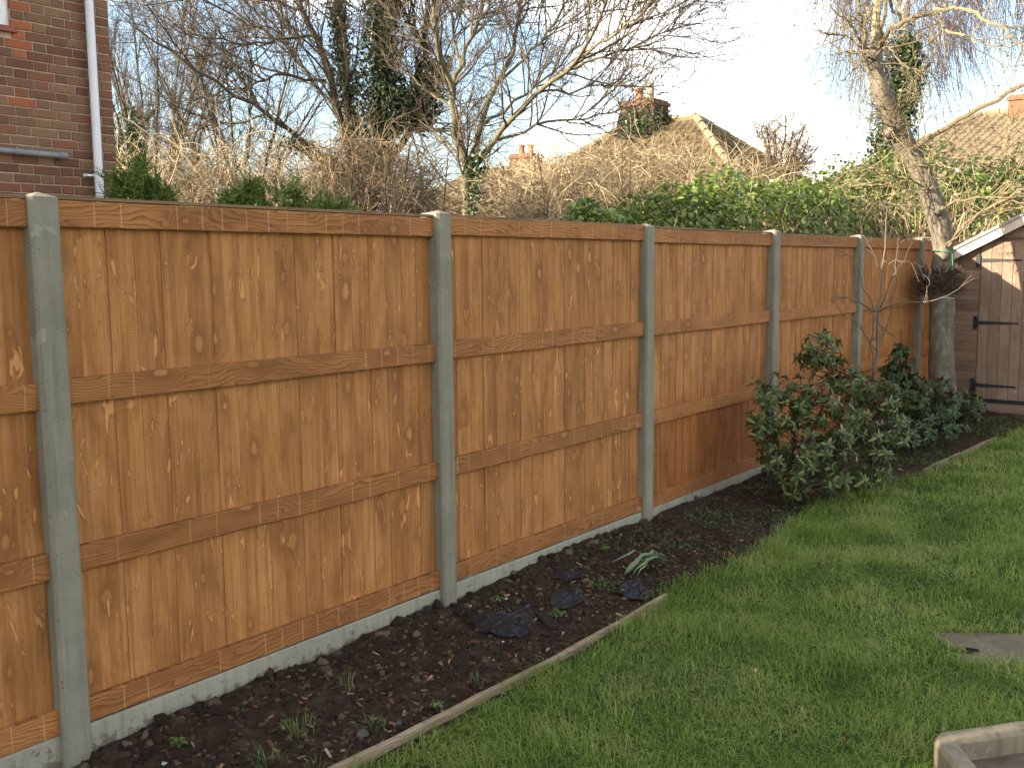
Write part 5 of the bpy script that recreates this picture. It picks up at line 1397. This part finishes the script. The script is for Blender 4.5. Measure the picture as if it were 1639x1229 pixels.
# ------------------------------------------------------------------ soil clods and bark chips
rng = np.random.default_rng(51)
n = 5200
x = rng.uniform(0.0, .80, n) ** 1.0; y = np.where(rng.random(n) < .75, rng.uniform(1.5, 5.6, n), rng.uniform(5.6, 12, n))
big = rng.random(n) ** 6
k = (x < edge_x(y) - .02); x, y, big = x[k], y[k], big[k]
near_f = np.exp(-x / .18)
sz = .004 + .007 * rng.random(len(x)) + .024 * big * (.35 + near_f)
g = Geo(); v, f = lumps(rng, np.stack([x, y, soil_z(x, y) + sz * .15], -1), sz, .75); g.add(v, f)
tag(link('soil_clods', g.mesh('soil_clods', [M['clod']], False)), 'crumbled dark soil clods along the fence foot', 'soil', kind='stuff')
n = 1700
x = rng.uniform(.06, .84, n); y = np.where(rng.random(n) < .8, rng.uniform(1.6, 5.4, n), rng.uniform(5.4, 9, n)); k = (x < edge_x(y) - .02) & (rng.random(n) < .35 + x); x, y = x[k], y[k]; n = len(x)
a = rng.uniform(0, 2 * PI, n); ln = rng.uniform(.005, .015, n) * np.where(rng.random(n) < .08, 1.7, 1); wd = ln * rng.uniform(.18, .5, n); th = rng.uniform(.0015, .004, n); tl = rng.normal(0, .35, n)
cx_ = np.stack([np.cos(a) * np.cos(tl), np.sin(a) * np.cos(tl), np.sin(tl)], -1); cy_ = np.stack([-np.sin(a), np.cos(a), rng.normal(0, .2, n)], -1); cz_ = np.cross(cx_, cy_)
c = np.stack([x, y, soil_z(x, y) + .006], -1)
sg = np.array([(i, j, k_) for i in (-1, 1) for j in (-1, 1) for k_ in (-1, 1)], float)
v = (c[:, None] + sg[None, :, 0:1] * (cx_ * ln[:, None])[:, None] + sg[None, :, 1:2] * (cy_ * wd[:, None])[:, None] * np.array([1, .7, 1, .5, .8, 1, .6, 1])[None, :, None] + sg[None, :, 2:3] * (cz_ * th[:, None])[:, None]).reshape(-1, 3)
f0 = np.array([(0, 1, 3, 2), (4, 6, 7, 5), (0, 4, 5, 1), (2, 3, 7, 6), (0, 2, 6, 4), (1, 5, 7, 3)])
f = (np.arange(n)[:, None, None] * 8 + f0[None]).reshape(-1, 4)
g = Geo(); g.add(v, f)
tag(link('bark_chips', g.mesh('bark_chips', [M['chip']])), 'reddish brown bark chips scattered over the soil bed', 'bark chips', kind='stuff')

# ------------------------------------------------------------------ things lying in the bed
def sz1(x, y): return float(soil_z(np.array([x]), np.array([y]))[0])
def tuft(label, x, y, n, h, spread, seed, mat='tuft'):
    r = np.random.default_rng(seed)
    a = r.uniform(0, 2 * PI, n); q = r.uniform(0, 1, n) ** .7 * spread
    pos = np.stack([np.cos(a) * q, np.sin(a) * q, np.zeros(n)], -1)
    pos[:, 2] = [sz1(x + p[0], y + p[1]) - sz1(x, y) - .004 for p in pos]
    v, qd, tri = blades(r, pos, r.uniform(.4, 1, n) * h, r.uniform(.002, .004, n), np.abs(r.normal(.7, .5, n)), a + r.normal(0, .5, n))
    me = mesh_np('grass_tuft', v, [qd, tri], [M[mat]])
    tag(link('grass_tuft', me, None, (x, y, sz1(x, y))), label, 'grass tuft', 'grass tufts in the soil bed')
for a in (    ('largest grass tuft in the bed, near the timber edging and first post', 0.469, 2.239, 60, 0.085, 0.07, 1),
    ('grass tuft at the very bottom of the bed', 0.537, 2.037, 45, 0.07, 0.06, 2),
    ('grass tuft right of the grey stone near the edging', 0.647, 2.449, 34, 0.065, 0.05, 3),
    ('thin wispy grass tuft standing alone in the near soil', 0.332, 2.617, 16, 0.09, 0.04, 4),
    ('small grass tuft leaning on the edging at the bottom corner', 0.692, 2.126, 26, 0.06, 0.04, 5),
    ('yellowing grass tuft beside the edging midway up the bed', 0.705, 2.973, 20, 0.06, 0.04, 6),
    ('mossy grass tuft between the plastic scraps and the cut leaves', 0.444, 4.250, 60, 0.05, 0.07, 7),
): tuft(*a)
def leafy_weed(label, x, y, n, s, seed):
    r = np.random.default_rng(seed); a = r.uniform(0, 2 * PI, n); q = r.uniform(.1, 1, n) * s
    pos = np.stack([np.cos(a) * q, np.sin(a) * q, .01 + .03 * r.random(n)], -1); nr = np.stack([np.cos(a) * .3, np.sin(a) * .3, np.ones(n)], -1)
    v, f = leaves(r, pos, nr, r.uniform(.018, .032, n), .6, 0, np.stack([np.cos(a), np.sin(a), np.zeros(n)], -1)); g = Geo(); g.add(v, f)
    ends = pos; g.tubes(np.stack([np.zeros((n, 3)), pos * np.array([.5, .5, .9]), pos], 1), np.full((n, 3), .0012), 3)
    tag(link('leafy_weed', g.mesh('leafy_weed', [M['tuft']]), None, (x, y, sz1(x, y))), label, 'weed', 'leafy weeds in the soil bed')
for a in (    ('small round leaved weed close to the nearest timber edging', 0.731, 2.699, 26, 0.035, 1),
    ('leafy weed nearest the first concrete post', 0.230, 1.902, 18, 0.03, 2),
    ('green weed in the soil left of the large plastic scrap', 0.187, 3.730, 24, 0.035, 3),
    ('leafy weed at the torn end of the plastic strip', 0.514, 3.803, 30, 0.045, 4),
    ('pale weed on the soil by the fence foot behind the cut leaves', 0.188, 4.725, 22, 0.03, 5),
): leafy_weed(*a)
def rock(name, label, x, y, s, sq, mat, seed, cat='stone', group='stones in the bed'):
    r = np.random.default_rng(seed); g = Geo(); v, f = lumps(r, np.zeros((1, 3)), np.array([s]), sq); g.add(v, f)
    tag(link(name, g.mesh(name, [M[mat]]), None, (x, y, sz1(x, y) + s * sq * .35)), label, cat, group)
rock('stone', 'dark flat stone beside a grass tuft near the edging', 0.662, 2.366, 0.03, 0.7, 'stone', 1)
rock('stone', 'small brown stone right of the dark flat stone', 0.700, 2.521, 0.018, 0.7, 'stone', 2)
rock('pebble', 'pale pebble left of the large plastic scrap', 0.186, 3.812, 0.013, 0.8, 'pale_stone', 3)
rock('pebble', 'pale pebble in the soil near the first post', 0.282, 1.806, 0.01, 0.6, 'pale_stone', 4)
rock('pebble', 'tiny pale pebble on the chips below the plastic', 0.510, 3.380, 0.008, 0.7, 'pale_stone', 5)
# torn black plastic
def sheet(label, outline, height, seed, thick=.0015, folds=30.):
    o = np.array(outline, float); c = o.mean(0); r = np.random.default_rng(seed)
    nr, na = 14, 56
    ang = np.linspace(0, 1, na, endpoint=False); per = np.concatenate([o, o[:1]]); d = np.concatenate([[0], np.cumsum(np.linalg.norm(np.diff(per, axis=0), axis=1))])
    ring = np.stack([np.interp(ang * d[-1], d, per[:, i]) for i in range(2)], -1)
    ring += r.normal(0, .004, ring.shape)
    v = []
    for i in range(nr + 1):
        k = i / nr
        for p in ring:
            q = c + (p - c) * k; h = sz1(*q) + .012 + height * (1 - k ** 2) * .12 + height * 1.0 * abs(float(fbm(np.array([q[0] * folds]), np.array([q[1] * folds * .45 + seed]), 4)[0]))
            v.append((q[0] - c[0], q[1] - c[1], h))
    v = np.array(v); n = len(v); f = [(i * na + a, i * na + (a + 1) % na, (i + 1) * na + (a + 1) % na, (i + 1) * na + a) for i in range(nr) for a in range(na)]
    f = np.array(f); g = Geo(); g.add(np.concatenate([v, v - np.array([0, 0, thick])]), f, f[:, ::-1] + n)
    ed = np.array([(nr * na + a, nr * na + (a + 1) % na, n + nr * na + (a + 1) % na, n + nr * na + a) for a in range(na)]); g.f.append((ed, 0))
    tag(link('plastic_scrap', g.mesh('plastic_scrap', [M['plastic_sheet']], False), None, (c[0], c[1], 0)), label, 'plastic sheet', 'torn black plastic scraps')
sheet('largest crumpled black plastic scrap, nearest the second post', [(0.225,3.467),(0.287,3.588),(0.331,3.654),(0.345,3.811),(0.475,3.653),(0.579,3.476),(0.487,3.387),(0.366,3.376)], 0.045, 1)
sheet('narrow black plastic strip trailing right of the largest scrap', [(0.412,3.747),(0.432,3.807),(0.551,3.709),(0.635,3.617),(0.603,3.613),(0.511,3.679)], 0.02, 2)
sheet('crumpled black plastic lump in the middle of the bed', [(0.376,3.915),(0.320,4.057),(0.399,4.141),(0.519,4.021),(0.497,3.889),(0.464,3.830)], 0.04, 3)
sheet('black plastic bunched up below the cut leaves', [(0.577,4.222),(0.549,4.419),(0.533,4.543),(0.682,4.324),(0.728,4.359),(0.758,4.258),(0.669,4.192)], 0.05, 4)
sheet('low dark plastic fold against the soil by the fence', [(0.216,4.174),(0.139,4.322),(0.270,4.391),(0.345,4.309),(0.313,4.180)], 0.035, 5)
sheet('black plastic scrap under the rhododendron at the lawn edge', [(0.650,5.941),(0.594,6.375),(0.689,6.577),(0.815,6.364),(0.873,6.006),(0.806,5.772)], 0.05, 6)
# cut leaves lying by the plastic
lk = thing('cut_leaves', 'bunch of cut pale green strap leaves lying on the bed', 'leaves', (0.541, 4.750, 0.035))
rng = np.random.default_rng(52)
o0 = np.array(lk.location); tipc = np.array([0.434, 4.430, 0.035])
for i in range(9):
    dv = tipc - o0; ax = dv / np.linalg.norm(dv); sd = np.array([-ax[1], ax[0], 0])
    L = np.linalg.norm(dv) * rng.uniform(.65, 1.1); spread = rng.normal(0, .28); s0 = sd * rng.normal(0, .012)
    pts = []
    for k in range(8):
        u = k / 7
        pts.append(s0 + ax * (L * (u - .1)) * math.cos(spread) + sd * L * u * math.sin(spread) + np.array([0, 0, .022 + .055 * math.sin(u * PI) * rng.uniform(.6, 1.2) + .010 * i * (1 - u) * .6]))
    pts = np.array(pts); wv = .013 * np.array([.7, .9, 1, 1, .95, .8, .5, .08])
    v = np.concatenate([pts - sd * wv[:, None], pts + np.array([0, 0, -.005]), pts + sd * wv[:, None]])
    f = [(k, k + 1, 9 + k, 8 + k) for k in range(7)] + [(8 + k, 9 + k, 17 + k, 16 + k) for k in range(7)]
    me = mesh_np('leaf', v, [f], [M['leek']], True)
    link('leaf', me, lk)

# ------------------------------------------------------------------ rhododendrons
def whorl_mesh(seed, mat, n_l, ln, wdt):
    r = np.random.default_rng(seed); g = Geo()
    for i in range(n_l):
        a = i * 2.399 + r.normal(0, .25); el = r.uniform(.0, .75); L = ln * r.uniform(.7, 1.15); W = wdt * r.uniform(.8, 1.15); dr = r.uniform(.15, .7)
        ax = np.array([math.cos(a), math.sin(a), 0]); sd = np.array([-math.sin(a), math.cos(a), 0]); pts = []; rows = []
        for k, (u, w_) in enumerate(((.06, .10), (.28, .75), (.55, 1.0), (.80, .72), (1.0, .04))):
            e = el - dr * u; c = ax * L * u * math.cos(e) + np.array([0, 0, 1]) * L * u * math.sin(e)
            rows.append((c - sd * W * w_ / 2 + np.array([0, 0, W * w_ * .16]), c, c + sd * W * w_ / 2 + np.array([0, 0, W * w_ * .16])))
        v = np.array(rows).reshape(-1, 3)
        f = [(k * 3 + j, k * 3 + j + 1, k * 3 + j + 4, k * 3 + j + 3) for k in range(4) for j in range(2)]
        g.add(v, f)
    return g.mesh('leaf_whorl', [M[mat]], True)
def shrub(name, label, base, lobes, n_w, mat, seed, ln, wdt, cat='shrub'):
    r = np.random.default_rng(seed); rr = random.Random(seed)
    base = np.array(base); t = thing(name, label, cat, tuple(base))
    WM = [whorl_mesh(seed * 10 + i, mat, 8 + i % 4, ln, wdt) for i in range(5)]
    vol = np.array([l[3] ** 2 for l in lobes]); vol = vol / vol.sum()
    g = Geo(); stems, rad = [], []
    P3, R3 = [], []
    for li, (x, y, z, ra) in enumerate(lobes):
        c = np.array([x, y, z]) - base; m = c * np.array([.35, .35, .5]) + r.normal(0, .04, 3)
        stems.append(resample([np.array([r.normal(0, .03), r.normal(0, .03), -.05]), m, c], 8)); rad.append(np.linspace(.018, .008, 8))
        for k in range(int(round(n_w * vol[li]))):
            d = norm(r.normal(0, 1, 3)); d[2] = d[2] * .8 + .15
            p = c + d * ra * r.uniform(.55, 1.12)
            if (p + base)[0] < .06: p[0] = .06 - base[0] + r.uniform(0, .08)
            if (p + base)[2] < .12: continue
            P3.append(resample([c + r.normal(0, .03, 3), (c + p) / 2 + r.normal(0, .02, 3), p], 5)); R3.append(np.linspace(.005, .003, 5))
            q = Vector(norm(d + np.array([0, 0, .55]))).to_track_quat('Z', 'Y'); s = r.uniform(.65, 1.1)
            o = link('leaf_whorl', WM[rr.randrange(5)], t, tuple(p)); o.rotation_mode = 'QUATERNION'; o.rotation_quaternion = q; o.scale = (s, s, s)
    # the leaves deeper inside the bush
    gi = Geo(); WV = [(np.array([v.co for v in m_.vertices]), np.array([p_.vertices[:] for p_ in m_.polygons])) for m_ in WM]
    for k in range(int(n_w * .35)):
        li = r.choice(len(lobes), p=vol); c = np.array(lobes[li][:3]) - base
        d = norm(r.normal(0, 1, 3)); p = c + d * lobes[li][3] * r.uniform(.2, .85)
        if (p + base)[0] < .07 or (p + base)[2] < .1: continue
        Mq = np.array(Vector(norm(d + np.array([0, 0, .4]))).to_track_quat('Z', 'Y').to_matrix()) * r.uniform(.7, 1.1)
        vv, ff = WV[r.integers(0, 5)]; gi.add(vv @ Mq.T + p, ff)
    tag(link('inner_leaves', gi.mesh('inner_leaves', [M[mat]], True), t), kind='stuff')
    g.tubes(np.array(stems), np.array(rad), 6); g.tubes(np.array(P3), np.array(R3), 4)
    link('stems', g.mesh('stems', [M['shrub_stem']], True), t)
shrub('rhododendron', 'large rhododendron bush with open leaf whorls in front of the fourth post', (0.441,6.830,0.04), [(0.484,7.153,1.036,0.20),(0.602,7.287,0.883,0.19),(0.344,6.620,0.773,0.17),(0.493,6.915,0.684,0.24),(0.387,6.492,0.549,0.18),(0.464,6.398,0.374,0.16),(0.606,6.706,0.408,0.26),(0.735,7.078,0.502,0.25),(0.782,7.526,0.683,0.20),(0.871,7.561,0.449,0.20),(0.815,7.796,0.607,0.16),(0.891,7.038,0.275,0.20),(0.682,6.418,0.224,0.16),(0.826,6.725,0.231,0.17)], 292, 'rhodo', 61, .078, .024)
shrub('rhododendron', 'darker smaller rhododendron in front of the leaning tree trunk', (0.624,9.449,0.04), [(0.506,9.060,0.407,0.20),(0.617,9.253,0.251,0.20),(0.644,9.937,0.404,0.22),(0.744,9.595,0.159,0.20),(0.765,10.265,0.254,0.18),(0.499,9.445,0.448,0.18),(0.583,8.833,0.193,0.16),(0.783,10.540,0.285,0.12)], 230, 'laurel', 62, .074, .024)
shrub('evergreen_shrub', 'upright dark small leaved shrub beside the sapling foot', (0.433,9.197,0.04), [(0.349,9.519,0.869,0.10),(0.371,9.379,0.678,0.16),(0.439,9.541,0.550,0.16),(0.346,9.208,0.520,0.14)], 120, 'laurel', 63, .055, .028)
